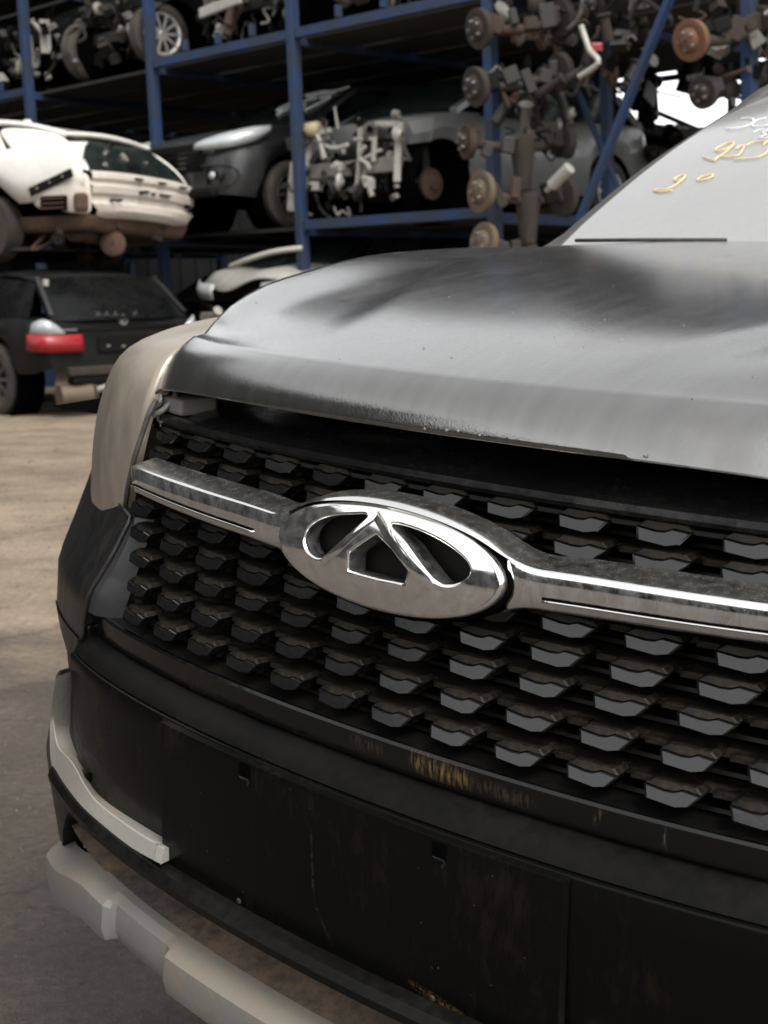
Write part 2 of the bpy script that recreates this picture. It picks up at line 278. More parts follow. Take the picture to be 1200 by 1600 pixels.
class MB:
    """Collects primitives into one mesh."""
    def __init__(s): s.v = []; s.f = []; s.mi = []; s.cur = 0
    def _f(s, f): s.f.append(f); s.mi.append(s.cur)
    def box(s, c, d, rot=None, taper=1.0):
        b = len(s.v); rm = rot if rot else Matrix.Identity(3); c = Vector(c)
        for z in (-.5, .5):
            k = taper if z > 0 else 1
            for x, y in ((-.5,-.5),(.5,-.5),(.5,.5),(-.5,.5)):
                s.v.append(c + rm @ Vector((x*d[0]*k, y*d[1]*k, z*d[2])))
        for q in ((0,3,2,1),(4,5,6,7),(0,1,5,4),(1,2,6,5),(2,3,7,6),(3,0,4,7)): s._f(tuple(b+i for i in q))
        return s
    def bar(s, p, q, w, h=None, upv=(0,0,1)):
        p, q = Vector(p), Vector(q); h = h or w; y = (q-p); ln = y.length; y.normalize()
        x = y.cross(Vector(upv)); x = x.normalized() if x.length > 1e-4 else y.orthogonal().normalized(); z = x.cross(y)
        return s.box((p+q)/2, (w, ln, h), Matrix((x, y, z)).transposed())
    def tube(s, p, q, r, r2=None, n=12, cap=True):
        p, q = Vector(p), Vector(q); r2 = r if r2 is None else r2; d = (q-p).normalized(); x = d.orthogonal().normalized(); y = d.cross(x); b = len(s.v)
        for c, rr in ((p, r), (q, r2)):
            for i in range(n):
                a = 2*math.pi*i/n; s.v.append(c + (x*math.cos(a)+y*math.sin(a))*rr)
        for i in range(n): s._f((b+i, b+(i+1) % n, b+n+(i+1) % n, b+n+i))
        if cap: s._f(tuple(b+i for i in reversed(range(n)))); s._f(tuple(b+n+i for i in range(n)))
        return s
    def lathe(s, prof, n=24, origin=(0,0,0), axis=(1,0,0)):
        o, ax = Vector(origin), Vector(axis).normalized(); x = ax.orthogonal().normalized(); y = ax.cross(x); b = len(s.v); m = len(prof)
        for (t, r) in prof:
            for i in range(n):
                a = 2*math.pi*i/n; s.v.append(o + ax*t + (x*math.cos(a)+y*math.sin(a))*r)
        for k in range(m-1):
            for i in range(n): s._f((b+k*n+i, b+k*n+(i+1) % n, b+(k+1)*n+(i+1) % n, b+(k+1)*n+i))
        return s
    def prism(s, poly, depth, fn):
        """poly: 2D points; fn(u,v,w)->3D; extruded w in 0..depth"""
        b = len(s.v); n = len(poly)
        for w in (0, depth):
            for u, v in poly: s.v.append(Vector(fn(u, v, w)))
        s._f(tuple(b+i for i in range(n))); s._f(tuple(b+n+i for i in reversed(range(n))))
        for i in range(n): s._f((b+i, b+n+i, b+n+(i+1) % n, b+(i+1) % n))
        return s
    def grid(s, rows, flip=False):
        b = len(s.v); n = len(rows[0])
        for r in rows:
            for p in r: s.v.append(Vector(p))
        for i in range(len(rows)-1):
            for j in range(n-1):
                q = (b+i*n+j, b+i*n+j+1, b+(i+1)*n+j+1, b+(i+1)*n+j)
                s._f(q[::-1] if flip else q)
        return s
    def path(s, pts, r, n=8, close=False):
        pts = [Vector(p) for p in pts]; b = len(s.v); m = len(pts); ref = None
        for k, p in enumerate(pts):
            d = (pts[(k+1) % m if close else min(k+1, m-1)] - pts[(k-1) % m if close else max(k-1, 0)]).normalized()
            x = d.orthogonal().normalized() if ref is None else (ref - d*ref.dot(d)).normalized(); ref = x; y = d.cross(x)
            for i in range(n):
                a = 2*math.pi*i/n; s.v.append(p + (x*math.cos(a)+y*math.sin(a))*r)
        for k in range(m if close else m-1):
            k2 = (k+1) % m
            for i in range(n): s._f((b+k*n+i, b+k*n+(i+1) % n, b+k2*n+(i+1) % n, b+k2*n+i))
        if not close: s._f(tuple(b+i for i in reversed(range(n)))); s._f(tuple(b+(m-1)*n+i for i in range(n)))
        return s
    def build(s, name, m, parent=None, smooth=False, bevel=0, loc=None, rot=None, mats=None, solid=0, autosm=None, seg=2, subsurf=0):
        me = mesh(name, s.v, s.f, smooth)
        if mats:
            for k in mats: me.materials.append(M[k])
            for p, i in zip(me.polygons, s.mi): p.material_index = i
        o = add(name, me, None if mats else m, parent, loc, rot)
        if autosm is not None:
            for e in me.edges: pass
            me.set_sharp_from_angle(angle=R(autosm))
        if solid:
            md = o.modifiers.new('solid', 'SOLIDIFY'); md.thickness = solid; md.offset = -1
        if bevel:
            md = o.modifiers.new('bevel', 'BEVEL'); md.width = bevel; md.segments = seg; md.limit_method = 'ANGLE'; md.angle_limit = R(35); md.harden_normals = False
        if subsurf:
            md = o.modifiers.new('sub', 'SUBSURF'); md.levels = subsurf; md.render_levels = subsurf
        return o
def lerp(a, b, t): return a+(b-a)*t
def interp(x, xs, ys):
    if x <= xs[0]: return ys[0]
    for i in range(len(xs)-1):
        if x <= xs[i+1]: return lerp(ys[i], ys[i+1], (x-xs[i])/(xs[i+1]-xs[i]))
    return ys[-1]
def cubic(x, xs, ys):
    """smooth monotone-ish interpolation"""
    n = len(xs)
    if x <= xs[0]: return ys[0]
    if x >= xs[-1]: return ys[-1]
    d = [(ys[i+1]-ys[i])/(xs[i+1]-xs[i]) for i in range(n-1)]
    t = [d[0]] + [(0 if d[i-1]*d[i] <= 0 else 2*d[i-1]*d[i]/(d[i-1]+d[i])) for i in range(1, n-1)] + [d[-1]]
    for i in range(n-1):
        if x <= xs[i+1]:
            h = xs[i+1]-xs[i]; u = (x-xs[i])/h
            return ((2*u**3-3*u*u+1)*ys[i] + (u**3-2*u*u+u)*h*t[i] + (-2*u**3+3*u*u)*ys[i+1] + (u**3-u*u)*h*t[i+1])
def crom(pts, n):
    """Catmull-Rom through pts, n samples per span"""
    pts = [Vector(p) for p in pts]; out = []
    for i in range(len(pts)-1):
        p0, p1, p2, p3 = pts[max(i-1,0)], pts[i], pts[i+1], pts[min(i+2,len(pts)-1)]
        for k in range(n):
            t = k/n; out.append(.5*((2*p1)+(p2-p0)*t+(2*p0-5*p1+4*p2-p3)*t*t+(3*p1-p0-3*p2+p3)*t**3))
    out.append(pts[-1]); return out
def sstep(a, b, x):
    t = max(0, min(1, (x-a)/(b-a))); return t*t*(3-2*t)

# ================================================================== SETTING
g = MB(); g.grid([[(-150,-80,0),(150,-80,0)],[(-150,200,0),(150,200,0)]])
o = g.build('ground', 'ground'); tag(o, None, None, kind='structure')

# rack frame: a along the racks (towards the right and nearer), b into the rack
d_ = wdir(-1614, 498); d_.z = 0; d_.normalize()
RA = -d_; RB = Vector((-RA.y, RA.x, 0))
if RB.y < 0: RB = -RB
hz = wdir(474, 0); 
def ray_xy(px, py=250): 
    d = wdir(px, py); return Vector((d.x, d.y, 0))
RO = WP(474, 250, 15.0); RO.z = 0
def RP(a, b, z): return RO + RA*a + RB*b + Vector((0,0,z))
def rack_a(px, py, b=0.0):
    """rack coordinate a where the sight line through a photo point crosses the plane b"""
    d = wdir(px, py); t = ((RO + RB*b - CAMP).dot(RB))/d.dot(RB); p = CAMP+d*t
    return (p-RO).dot(RA), p.z
RROT = Matrix((RA, RB, Vector((0,0,1)))).transposed()
def rack_mw(a, b, z, rz=0, rx=0, ry=0):
    m = (RROT @ Matrix.Rotation(rz, 3, 'Z') @ Matrix.Rotation(rx, 3, 'X') @ Matrix.Rotation(ry, 3, 'Y')).to_4x4(); m.translation = RP(a, b, z); return m

# ================================================================== MAIN CAR (near wreck)
# car frame: origin at the emblem, X across (photo right), Y towards the rear, Z up
_vx = cdir(-1900, 290).normalized()
CEX = -_vx
_nc = cdir(-1614, 498).cross(cdir(600, 405)).normalized()
if _nc.y > 0: _nc = -_nc
CEZ = (_nc - CEX*_nc.dot(CEX)).normalized(); CEY = CEZ.cross(CEX)
CPE = cdir(611, 880)*1.35
CARM = Matrix((MW@CEX, MW@CEY, MW@CEZ)).transposed().to_4x4(); CARM.translation = CAMP + MW@CPE
CCAM = Vector((-CPE.dot(CEX), -CPE.dot(CEY), -CPE.dot(CEZ)))
def cray(px, py):
    d = cdir(px, py); return Vector((d.dot(CEX), d.dot(CEY), d.dot(CEZ)))
BX = [.45,.5,.6,.68,.74,.80,.85,.885,.91,.92]; BY = [.0487,.064,.103,.145,.187,.245,.32,.42,.6,.85]
def Bf(X):
    """plan bow of the front: how far back the nose is at X"""
    x = abs(X)
    if x < .45: return .2*x*x+.2*x**4
    return cubic(x, BX, BY) if x < .92 else .85+(x-.92)*60
def HIT(px, py, F):
    """where the sight line through a photo point meets the body surface Y=F(X,Z)"""
    d = cray(px, py); best = None; prev = None; a = .5
    g = lambda t: (lambda P: P.y-F(P.x, P.z))(CCAM+d*t)
    while a < 3:
        v = g(a)
        if prev is not None and prev <= 0 < v:
            lo, hi = a-.01, a
            for _ in range(30):
                m = (lo+hi)/2
                if g(m) <= 0: lo = m
                else: hi = m
            return CCAM+d*lo
        if best is None or abs(v) < best[0]: best = (abs(v), a)
        prev = v; a += .01
        if a > 2.1 and best[0] < .08: break
    return CCAM+d*best[1]
gl = lambda X, Z: Bf(X)+.35*Z+.02

car = thing('front_wrecked_suv', 'dark grey SUV with chrome oval emblem and studded black grille filling the foreground', 'car', CARM)
def xs_range(x0, x1, n): return [lerp(x0, x1, i/(n-1)) for i in range(n)]
def strip(name, m, levels, x0, x1, n=41, smooth=True, **k):
    """levels: (Z, off) pairs or (Zfunc, offfunc); the strip follows the bow of the nose"""
    b = MB(); rows = []
    for Z, of in levels:
        r = []
        for X in xs_range(x0, x1, n):
            z = Z(X) if callable(Z) else Z; f = of(X) if callable(of) else of
            r.append((X, Bf(X)+f, z))
        rows.append(r)
    b.grid(rows, flip=True)
    return b.build(name, m, car, smooth=smooth, autosm=k.pop('autosm', 30), **k)

# ---- hood
SHY = [.085,.108,.146,.186,.226,.311,.403,.502,.611,.817,1.06,1.23]
SHZ = [.118,.136,.157,.184,.205,.229,.241,.252,.258,.259,.255,.247]
HCY = [.04,.07,.2,.4,.6,.9,1.16]; HCZ = [.178,.186,.213,.239,.255,.267,.274]
def sh_x(Y): return .445+.225*(Y-.085)
def hood_top(s, v):
    """s 0..1 centre to shoulder, v 0..1 front crease to cowl"""
    yc = lerp(.042, 1.16, v); ys = lerp(.150, 1.235, v)
    k = s**2.2
    Y = lerp(yc, ys, k); X = s*sh_x(ys)
    zc = cubic(yc, HCY, HCZ); zs = cubic(max(ys, .170), SHY, SHZ)
    Z = lerp(zc, zs, s**3)
    # V-shaped power dome: crease runs from near the nose outwards to the screen pillars
    xcr = interp(Y, [.05,.083,.27,.62,.9,1.2], [.13,.165,.25,.42,.52,.58])
    Z -= .009*sstep(-.012, .03, X-xcr)*sstep(.06, .36, Y)*sstep(1.0, .75, s) - .002*sstep(.05, .2, Y)
    return Vector((X, Y, Z))
def hood_front(s, w):
    """w 0 lip .. 1 crease"""
    X0 = s*.445; p0 = Vector((X0, Bf(X0)*1.25 + .004 + .018*s**6, .132-.014*s**5))
    p1 = hood_top(s, 0.0)
    m = p0.lerp(p1, w); 
    bul = math.sin(math.pi*w); m.y -= .010*bul; m.z += .004*bul
    return m
def mirror_rows(rows):
    return [[Vector((-p.x, p.y, p.z)) for p in reversed(r)][:-1] + list(r) for r in rows]
NS = 48
ss = [i/NS for i in range(NS+1)]
rows = []
# rolled edge below the lip
rows.append([hood_front(s, 0)+Vector((0, .06, .012)) for s in ss])
rows.append([hood_front(s, 0)+Vector((0, .008, -.0022)) for s in ss])
rows.append([hood_front(s, 0)+Vector((0, .0012, -.0018)) for s in ss])
for w in (0, .06, .2, .4, .6, .78, .9, .97): rows.append([hood_front(s, w) for s in ss])
for v in (0, .006, .02, .04, .07, .1, .14, .18, .22, .27, .32, .38, .44, .5, .56, .62, .68, .74, .8, .85, .9, .94, .97, .985, 1.0): rows.append([hood_top(s, v) for s in ss])
rows.append([hood_top(s, 1)+Vector((0, .012, -.012)) for s in ss])
# fold the side over the fender
for r in rows[2:]:
    e = r[-1]; r.append(e+Vector((.010, .0, -.008))); r.append(e+Vector((.014, .0, -.024))); r.append(e+Vector((.004, .004, -.045)))
for r in rows[:2]:
    e = r[-1]; r += [e+Vector((.004,0,0)), e+Vector((.006,0,0)), e+Vector((.006,.004,0))]
b = MB(); b.grid(mirror_rows(rows), flip=True)
b.build('hood', 'hood', car, smooth=True, autosm=50)
# pale chips along the hood lip
for (px, py) in [(658,670),(690,674),(716,677),(748,681),(1005,714)]:
    p = HIT(px, py, lambda X, Z: Bf(X)*1.25+.0035); b = MB(); b.lathe([(-.0003,.0003),(-.0002,random.uniform(.0008,.0018)),(.002,.002)], 6, p+Vector((random.gauss(0,.004),0,random.uniform(0,.004))), (0,1,0)); b.build('paint_chip', 'alu', car)
# hood-edge bump stop and clip at the corner
b = MB(); b.tube((-.452,.098,.117), (-.437,.084,.117), .006, n=10); b.build('bump_stop', 'rubber', car, smooth=True, autosm=40)

M['ridge_gloss'] = mat('glossy_trim', (.008,.008,.009), .16, .2, dust=(.03,.026,.02), dust_amt=.3, dust_scale=9, spec=.8)
# ---- under the hood: slam panel and radiator cover
b = MB()
for sx in (1,):
    rr = []
    for (Z, of) in ((.082, .040), (.088, .046), (.096, .075), (.100, .12), (.098, .20), (.094, .34)):
        rr.append([(X, Bf(X)+of, Z-.01*abs(X)) for X in xs_range(-.47, .47, 41)])
    b.grid(rr, flip=True)
b.build('radiator_cover', 'ridge_gloss', car, smooth=True, autosm=35)
strip('grille_top_edge', 'ridge_gloss', [(.086,.052),(.0875,.043),(.085,.037),(.079,.036),(.074,.040),(.0725,.052),(.0725,.075)], -.475, .475, 61)
b = MB()
b.grid([[(X, Bf(X)+.060, .0715) for X in xs_range(-.475,.475,41)], [(X, Bf(X)+.042, .0695) for X in xs_range(-.475,.475,41)], [(X, Bf(X)+.04, .066) for X in xs_range(-.475,.475,41)],[(X, Bf(X)+.07, .063) for X in xs_range(-.475,.475,41)]], flip=True)
b.build('grille_trim', 'black_satin', car, smooth=True, autosm=35)
b = MB(); b.box((-.43,.115,.098), (.055,.05,.02), Matrix.Rotation(R(-14),3,'Z')); b.build('latch_bracket', 'silver_dark', car, bevel=.004)
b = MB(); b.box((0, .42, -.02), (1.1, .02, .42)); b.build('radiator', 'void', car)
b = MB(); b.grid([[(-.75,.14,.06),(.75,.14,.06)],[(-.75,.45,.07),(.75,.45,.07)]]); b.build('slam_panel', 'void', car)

# ---- grille
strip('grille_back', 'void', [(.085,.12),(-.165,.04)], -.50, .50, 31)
PITCH = {'A': .0722, 'B': .0736, 'C': .0755, 'D': .078, 'E': .080, 'U2': .0775, 'U1': .0765}
ROWZ = [('A',-.1365),('B',-.1065),('C',-.0765),('D',-.0495),('E',-.0235),('U2',.0415),('U1',.0645)]
def cell_mesh():
    b = MB()
    lo = [(-.0270,.0040),(-.0235,-.0090),(.0060,-.0118),(.0180,-.0085),(.0272,.0040),(.0100,.0058),(.0020,.0020),(-.0070,.0014)]
    hi = [(-.0270,.0048),(-.0070,.0024),(.0020,.0030),(.0100,.0068),(.0268,.0052),(.0210,.0104),(-.0190,.0110)]
    fn = lambda u, v, w: (u, w-.012 + .10*v, v)
    b.cur = 0; 
    # lower glossy facet, proud with a chamfered rim
    def plate(poly, y0, inset, back, ci):
        cxm = sum(p[0] for p in poly)/len(poly); cym = sum(p[1] for p in poly)/len(poly); base = len(b.v); n = len(poly); b.cur = ci
        for k, (f_, y) in enumerate(((1-inset, y0), (1.0, y0+.0016), (1.0, back))):
            for u, v in poly: b.v.append(Vector((cxm+(u-cxm)*f_, y + .32*v, cym+(v-cym)*f_)))
        b._f(tuple(base+i for i in range(n)))
        for k in range(2):
            for i in range(n): b._f((base+k*n+i, base+(k+1)*n+i, base+(k+1)*n+(i+1) % n, base+k*n+(i+1) % n))
    plate(lo, -.0150, .10, .012, 0)
    plate(hi, -.0118, .07, .012, 1)
    # body block carrying the facets back to the slats
    b.cur = 1; b.box((0,.018,-.001), (.040,.030,.012)); b.box((-.006,.018,-.0125),(.003,.022,.010)); b.box((.006,.018,-.0125),(.003,.022,.010))
    me = mesh('grille_cell', b.v, b.f)
    for k in ('cell_gloss', 'cell_dusty'): me.materials.append(M[k])
    for p, i in zip(me.polygons, b.mi): p.material_index = i
    bm = bmesh.new(); bm.from_mesh(me); bmesh.ops.recalc_face_normals(bm, faces=bm.faces); bm.to_mesh(me); bm.free()
    return me
CELL = cell_mesh()
for nm, z in ROWZ:
    p = PITCH[nm]
    for k in range(-6, 6):
        X = (k+.5)*p - .004
        lim = .445 if nm in ('A','B','C','D','E') else .44
        if abs(X) > lim: continue
        if nm in ('U1','U2','D','E') and abs(X) < (.07 if nm == 'E' else .0): continue
        if nm == 'U2' and abs(X) < .09: continue
        sl = (Bf(X+.01)-Bf(X-.01))/.02
        o = add('grille_cell', CELL, None, car, (X, gl(X, z)+.004, z), (R(random.uniform(-4,4)), R(random.uniform(-1.5,1.5)), math.atan(sl)*1.0))
        sc_ = p/.0722; o.scale = (sc_*.91*random.uniform(.97,1.03), .9, .78*random.uniform(.95,1.05))
# slats
for i, z in enumerate([-.151,-.1365,-.1215,-.1065,-.0915,-.0765,-.063,-.0495,-.0365,-.0235,.030,.0415,.053,.0645]):
    yy = .35*z+.02; t = .0016 if i % 2 == 0 else .0028
    strip('grille_slat', 'cell_dusty' if i % 2 else 'black_satin', [(z+t, yy+.045),(z+t, yy+.022),(z-t, yy+.020),(z-t, yy+.045)], -.475, .475, 31, autosm=25)
# connecting links between cells (dusty little bars)
b0 = MB(); b0.box((0,0,0),(.020,.010,.0055)); LINK = mesh('grille_link', b0.v, b0.f); LINK.materials.append(M['cell_dusty'])
for nm, z in ROWZ:
    p = PITCH[nm]
    for k in range(-5, 6):
        X = k*p-.004
        if abs(X) > .42 or (nm in ('E','U2') and abs(X) < .1): continue
        add('grille_link', LINK, None, car, (X, gl(X, z)+.016, z+.001), (0,0,math.atan((Bf(X+.01)-Bf(X-.01))/.02)))

# ---- chrome bar with the swell round the emblem
EMX, EMZ = .0135, .011
EA, EB = .140, .0495
def bar_edges(X):
    """upper crease, lower edge of the bar at X; both swell round the emblem"""
    zu = .027 + .006*abs(X)/.45; zl = -.011 + .012*(abs(X)/.45)**2
    d = abs(X-EMX)/(EA+.012)
    if d < 1:
        e = (EB+.0065)*math.sqrt(1-d*d); zu = max(zu, EMZ+e); zl = min(zl, EMZ-e)
    return zu, zl
def sm_edges(X):
    a = [bar_edges(X+dx) for dx in (-.02,-.012,-.006,0,.006,.012,.02)]
    return sum(p[0] for p in a)/7, sum(p[1] for p in a)/7
XE = .456
rows = [[] for _ in range(11)]
for i in range(121):
    X = lerp(-XE, XE, i/120); zu, zl = sm_edges(X)
    tip = math.sqrt(max(0, min(1, (.4565-abs(X))/.022))); zm = (zu+zl)/2; hh = (zu-zl)/2*(.62+.38*tip)
    f0 = Bf(X) - .012 - .012*math.exp(-((X-EMX)/.17)**4)
    def P(q, dy): return (X, f0+dy-.02*(q*hh)+.012*(1-tip), zm+q*hh)
    wide = math.exp(-((X-EMX)/.16)**6)
    prof = [(1.36-.32*wide, .034),(1.24-.21*wide,.024),(1.08-.06*wide,.011),(1.0,.0035),(.93,.0003),(.85,-.0008),(.1,-.0012),(-.45,-.001),(-.85,.0),(-.97,.003),(-.95,.05)]
    cav = .030*sstep(.95, .90, abs(X-EMX)/EA)   # cavity behind the emblem
    for r, (q, dy) in zip(rows, prof): r.append(P(q, dy+(cav if -.9 < q < .9 else 0)))
b = MB(); b.grid(rows, flip=True)
for fi in range(len(b.f)): b.mi[fi] = 1 if fi//120 < 3 else 0
b.build('chrome_bar', None, car, smooth=True, autosm=60, mats=['chrome','chrome_satin'])
for s in (-1, 1):   # black grooves along the bar
    b = MB(); r1 = []; r2 = []
    for i in range(30):
        X = s*lerp(.185, .44, i/29); zu, zl = sm_edges(X); zm = (zu+zl)/2; hh = (zu-zl)/2
        f0 = Bf(X)-.012-.012*math.exp(-((X-EMX)/.17)**4)
        for rr, q in ((r1, -.28), (r2, -.42)): rr.append((X, f0-.0020-.02*q*hh, zm+q*hh))
    b.grid([r1, r2], flip=True); b.build('bar_groove', 'void', car)
    b = MB(); b.path([Vector(p)+Vector((0,.0005,-.0008)) for p in r2], .0014, 6); b.build('bar_ridge', 'chrome', car, smooth=True)

# ---- emblem
def em_pt(px, py):
    P = HIT(px, py, lambda X, Z: -.034+.15*Z); return (P.x-EMX, P.z-EMZ)
def z6(x, y): return em_pt(400+x/2.4, 720+y/2.4)
def fill_curve(name, loops, depth, bevel, m, parent, bres=3):
    cu = bpy.data.curves.new(name, 'CURVE'); cu.dimensions = '2D'; cu.fill_mode = 'BOTH'; cu.extrude = depth; cu.bevel_depth = bevel; cu.bevel_resolution = bres; cu.offset = -bevel
    for lp in loops:
        sp = cu.splines.new('POLY'); sp.points.add(len(lp)-1); sp.use_cyclic_u = True
        for q, (u, v) in zip(sp.points, lp): q.co = (u, v, 0, 1)
    ob = bpy.data.objects.new(name, cu); COL.objects.link(ob)
    me = bpy.data.meshes.new_from_object(ob.evaluated_get(bpy.context.evaluated_depsgraph_get())); bpy.data.objects.remove(ob)
    for p in me.polygons: p.use_smooth = True
    me.materials.clear(); me.materials.append(M[m]); me.set_sharp_from_angle(angle=R(50))
    return add(name, me, None, parent)
def smooth_loop(pts, n=8):
    P = [Vector((u, v, 0)) for u, v in pts]; P = P[-1:]+P+P[:2]; out = []
    for i in range(1, len(P)-2):
        p0, p1, p2, p3 = P[i-1], P[i], P[i+1], P[i+2]
        for k in range(n):
            t = k/n; q = .5*((2*p1)+(p2-p0)*t+(2*p0-5*p1+4*p2-p3)*t*t+(3*p1-p0-3*p2+p3)*t**3); out.append((q.x, q.y))
    return out
def ell(a, b_, n=72): return [(a*math.cos(2*math.pi*i/n), b_*math.sin(2*math.pi*i/n)) for i in range(n)]
holeL = smooth_loop([z6(*p) for p in [(184,300),(205,250),(270,217),(370,208),(412,214),(385,262),(300,338),(250,372),(203,352)]], 5)
holeR = smooth_loop([z6(*p) for p in [(508,246),(590,262),(690,308),(770,368),(800,415),(783,450),(735,470),(690,462),(650,420),(575,318)]], 5)
holeT = [z6(*p) for p in [(458,282),(362,352),(358,418),(470,448),(566,466),(580,420),(520,340)]]
em_rot = (R(90)-math.atan(.15), 0, 0)
emb = fill_curve('emblem', [ell(EA, EB), holeL, holeR, holeT], .006, .0028, 'emblem_chrome', car)
def dome(u, v): return .011*(1-(u/EA)**2-(v/EB)**2)
bm = bmesh.new(); bm.from_mesh(emb.data)
for _ in range(4):
    es = [e for e in bm.edges if e.calc_length() > .007 and all(v.co.z > .004 for v in e.verts)]
    if es: bmesh.ops.subdivide_edges(bm, edges=es, cuts=1, use_grid_fill=False); bmesh.ops.triangulate(bm, faces=[f for f in bm.faces if len(f.verts) > 4])
for v in bm.verts:
    if v.co.z > 0: v.co.z += dome(v.co.x, v.co.y)
for f in bm.faces: f.smooth = True
bm.to_mesh(emb.data); bm.free(); emb.data.set_sharp_from_angle(angle=R(55))
emb.location = (EMX, -.0195, EMZ); emb.rotation_euler = em_rot
# rounded rim, the letter's raised legs and base
b = MB(); b.path([(u, v, .0055) for u, v in ell(EA-.0035, EB-.0035, 96)], .0042, 10, True); b.build('emblem_rim', 'emblem_chrome', emb, smooth=True)
def ribbon(pts, hw, h, name, m):
    b = MB(); 
    pts = [Vector((u, v, 0)) for u, v in pts]; rws = [[], [], [], [], []]
    for i, p in enumerate(pts):
        d = (pts[min(i+1, len(pts)-1)]-pts[max(i-1, 0)]).normalized(); nn = Vector((-d.y, d.x, 0)); w = hw[i] if isinstance(hw, list) else hw; k_ = (1 if 0 < i < len(pts)-1 else .15)
        for r, (q, zz) in zip(rws, ((1, .001), (.74, h*.9*k_+.004*k_), (0, h*k_+.004*k_), (-.74, h*.9*k_+.004*k_), (-1, .001))): r.append(p+nn*w*q+Vector((0, 0, zz+.0035+dome(p.x, p.y))))
    b.grid(rws, flip=False); return b.build(name, m, emb, smooth=True, autosm=25)
ribbon([z6(*p) for p in [(440,196),(456,216),(520,302),(600,402),(650,462),(705,520)]], [.004,.0048,.0056,.0058,.0062,.003], .0045, 'letter_leg', 'emblem_chrome')
ribbon([z6(*p) for p in [(462,196),(446,214),(400,262),(330,330),(270,382),(215,425)]], [.003,.0042,.0046,.0046,.005,.0025], .0034, 'letter_leg', 'emblem_chrome')
b = MB(); b.grid([[(-.16,-.06,-.012),(.16,-.06,-.012)],[(-.16,.06,-.012),(.16,.06,-.012)]]); 
bk = [[(.9*EA*math.cos(t)*k, .88*EB*math.sin(t)*k, -.016) for t in [2*math.pi*i/40 for i in range(41)]] for k in (0.001, 1)]
b = MB(); b.grid(bk); b.build('emblem_backing', 'black_matt', emb)
# dark gap ring between emblem and bar
b = MB(); b.path([(u, v, -.0035) for u, v in ell(EA+.001, EB+.001, 96)], .0035, 8, True); b.build('emblem_seam', 'void', emb, smooth=True)
# bezel under emblem: satin bowl joining bar
# ---- grille frame: lower glossy trim, ledge, bumper panel
strip('lower_grille_sill', 'black_satin', [(-.150,.06),(-.1545,.005),(-.1585,-.028),(-.1605,-.0345)], -.505, .505, 61)
def tooth(X): return 0
strip('lower_grille_edge', 'sill_gloss', [(-.1600,-.0340),(-.1598,-.0385),(-.1625,-.0405),(-.176,-.0405),(-.1885,-.0385),(-.1905,-.030),(-.1905,-.01)], -.535, .535, 81)
strip('bumper_ledge', 'ledge', [(-.1895,-.02),(-.1915,-.034),(-.199,-.052),(-.207,-.062),(-.2135,-.066)], -.54, .54, 61)
strip('bumper_panel', 'panel', [(-.2140,-.0605),(-.2165,-.0685),(-.219,-.0700),(-.25,-.0705),(-.30,-.0705),(-.345,-.068),(-.385,-.063)], -.545, .545, 81)
# number-plate plinth
def plinth(dx, x0, x1, z0, z1, off, name, m, rim=.004):
    b = MB(); rws = []
    for Z, of in ((z1+rim*.4, off+.008), (z1, off+.0015), (z1-rim, off), (z0+rim, off), (z0, off+.0015), (z0-rim*.4, off+.008)):
        rws.append([(lerp(x0, x1, i/40), Bf(lerp(x0, x1, i/40))*.9+of, Z) for i in range(41)])
    for r in rws:
        f, l = r[0], r[-1]; r.insert(0, (f[0]-.002, f[1]+.006, f[2])); r.append((l[0]+.002, l[1]+.006, l[2]))
    b.grid(rws, flip=True); return b.build(name, m, car, smooth=True, autosm=40)
pl = plinth(0, -.283, .255, -.386, -.2185, -.0775, 'plate_holder', 'panel')
PF = lambda X, Z: Bf(X)*.9-.0775
b = MB()
for (px, py) in [(383,1210),(687,1335)]:
    p = HIT(px, py, PF); b = MB(); b.box(p+Vector((0,.0004,.004)), (.016,.003,.015)); b.build('plate_slot', 'void', car)
    b = MB(); b.box(p+Vector((.0,-.0006,-.0045)), (.014,.002,.003), Matrix.Rotation(R(25),3,'X')); b.box(p+Vector((.005,-.0006,-.009)), (.003,.002,.006), Matrix.Rotation(R(30),3,'Y')); b.build('plate_clip', 'cell_gloss', car)
for (px, py) in [(373,1408),(675,1560)]:
    p = HIT(px, py, PF); b = MB(); b.lathe([(-.0012,.0005),(-.0012,.0022),(-.0006,.0034),(.002,.0036)], 14, p, (0,1,0)); b.build('plate_screw', 'grease', car, smooth=True)
    b = MB(); b.box(p+Vector((0,.0,-.0105)), (.026,.0025,.0018)); b.build('screw_tab', 'cell_gloss', car)
# ochre scrape marks
M['yellow_scuff'] = mat('ochre_scuff', (.07,.043,.018), .7, rough_var=0)
M['dim_scuff'] = mat('brown_scuff', (.022,.016,.009), .7, rough_var=0)
GG = lambda X, Z: Bf(X)*.9-.0782
b = MB()
for i in range(70):
    p = HIT(random.uniform(160, 1200), random.uniform(1120, 1590), GG)
    if -.46 < p.x < .6 and -.37 < p.z < -.225: b.box(p+Vector((0, 0 if abs(p.x+.014) < .268 else .012, 0)), (random.uniform(.0004,.0012), .0008, random.uniform(.0004,.0012)))
ob_ = b.build('dust_speck', 'dim_scuff', car); ob_['kind'] = 'stuff'
b = MB()
for i in range(36):
    s, v = random.random()*.98, random.random()**1.5*.9; q = hood_top(s, v); q.x *= random.choice((-1, 1)); b.box(q+Vector((0,0,.0006)), (random.uniform(.0005,.0012), random.uniform(.0005,.0018), .0005))
ob_ = b.build('hood_speck', 'alu', car); ob_['kind'] = 'stuff'

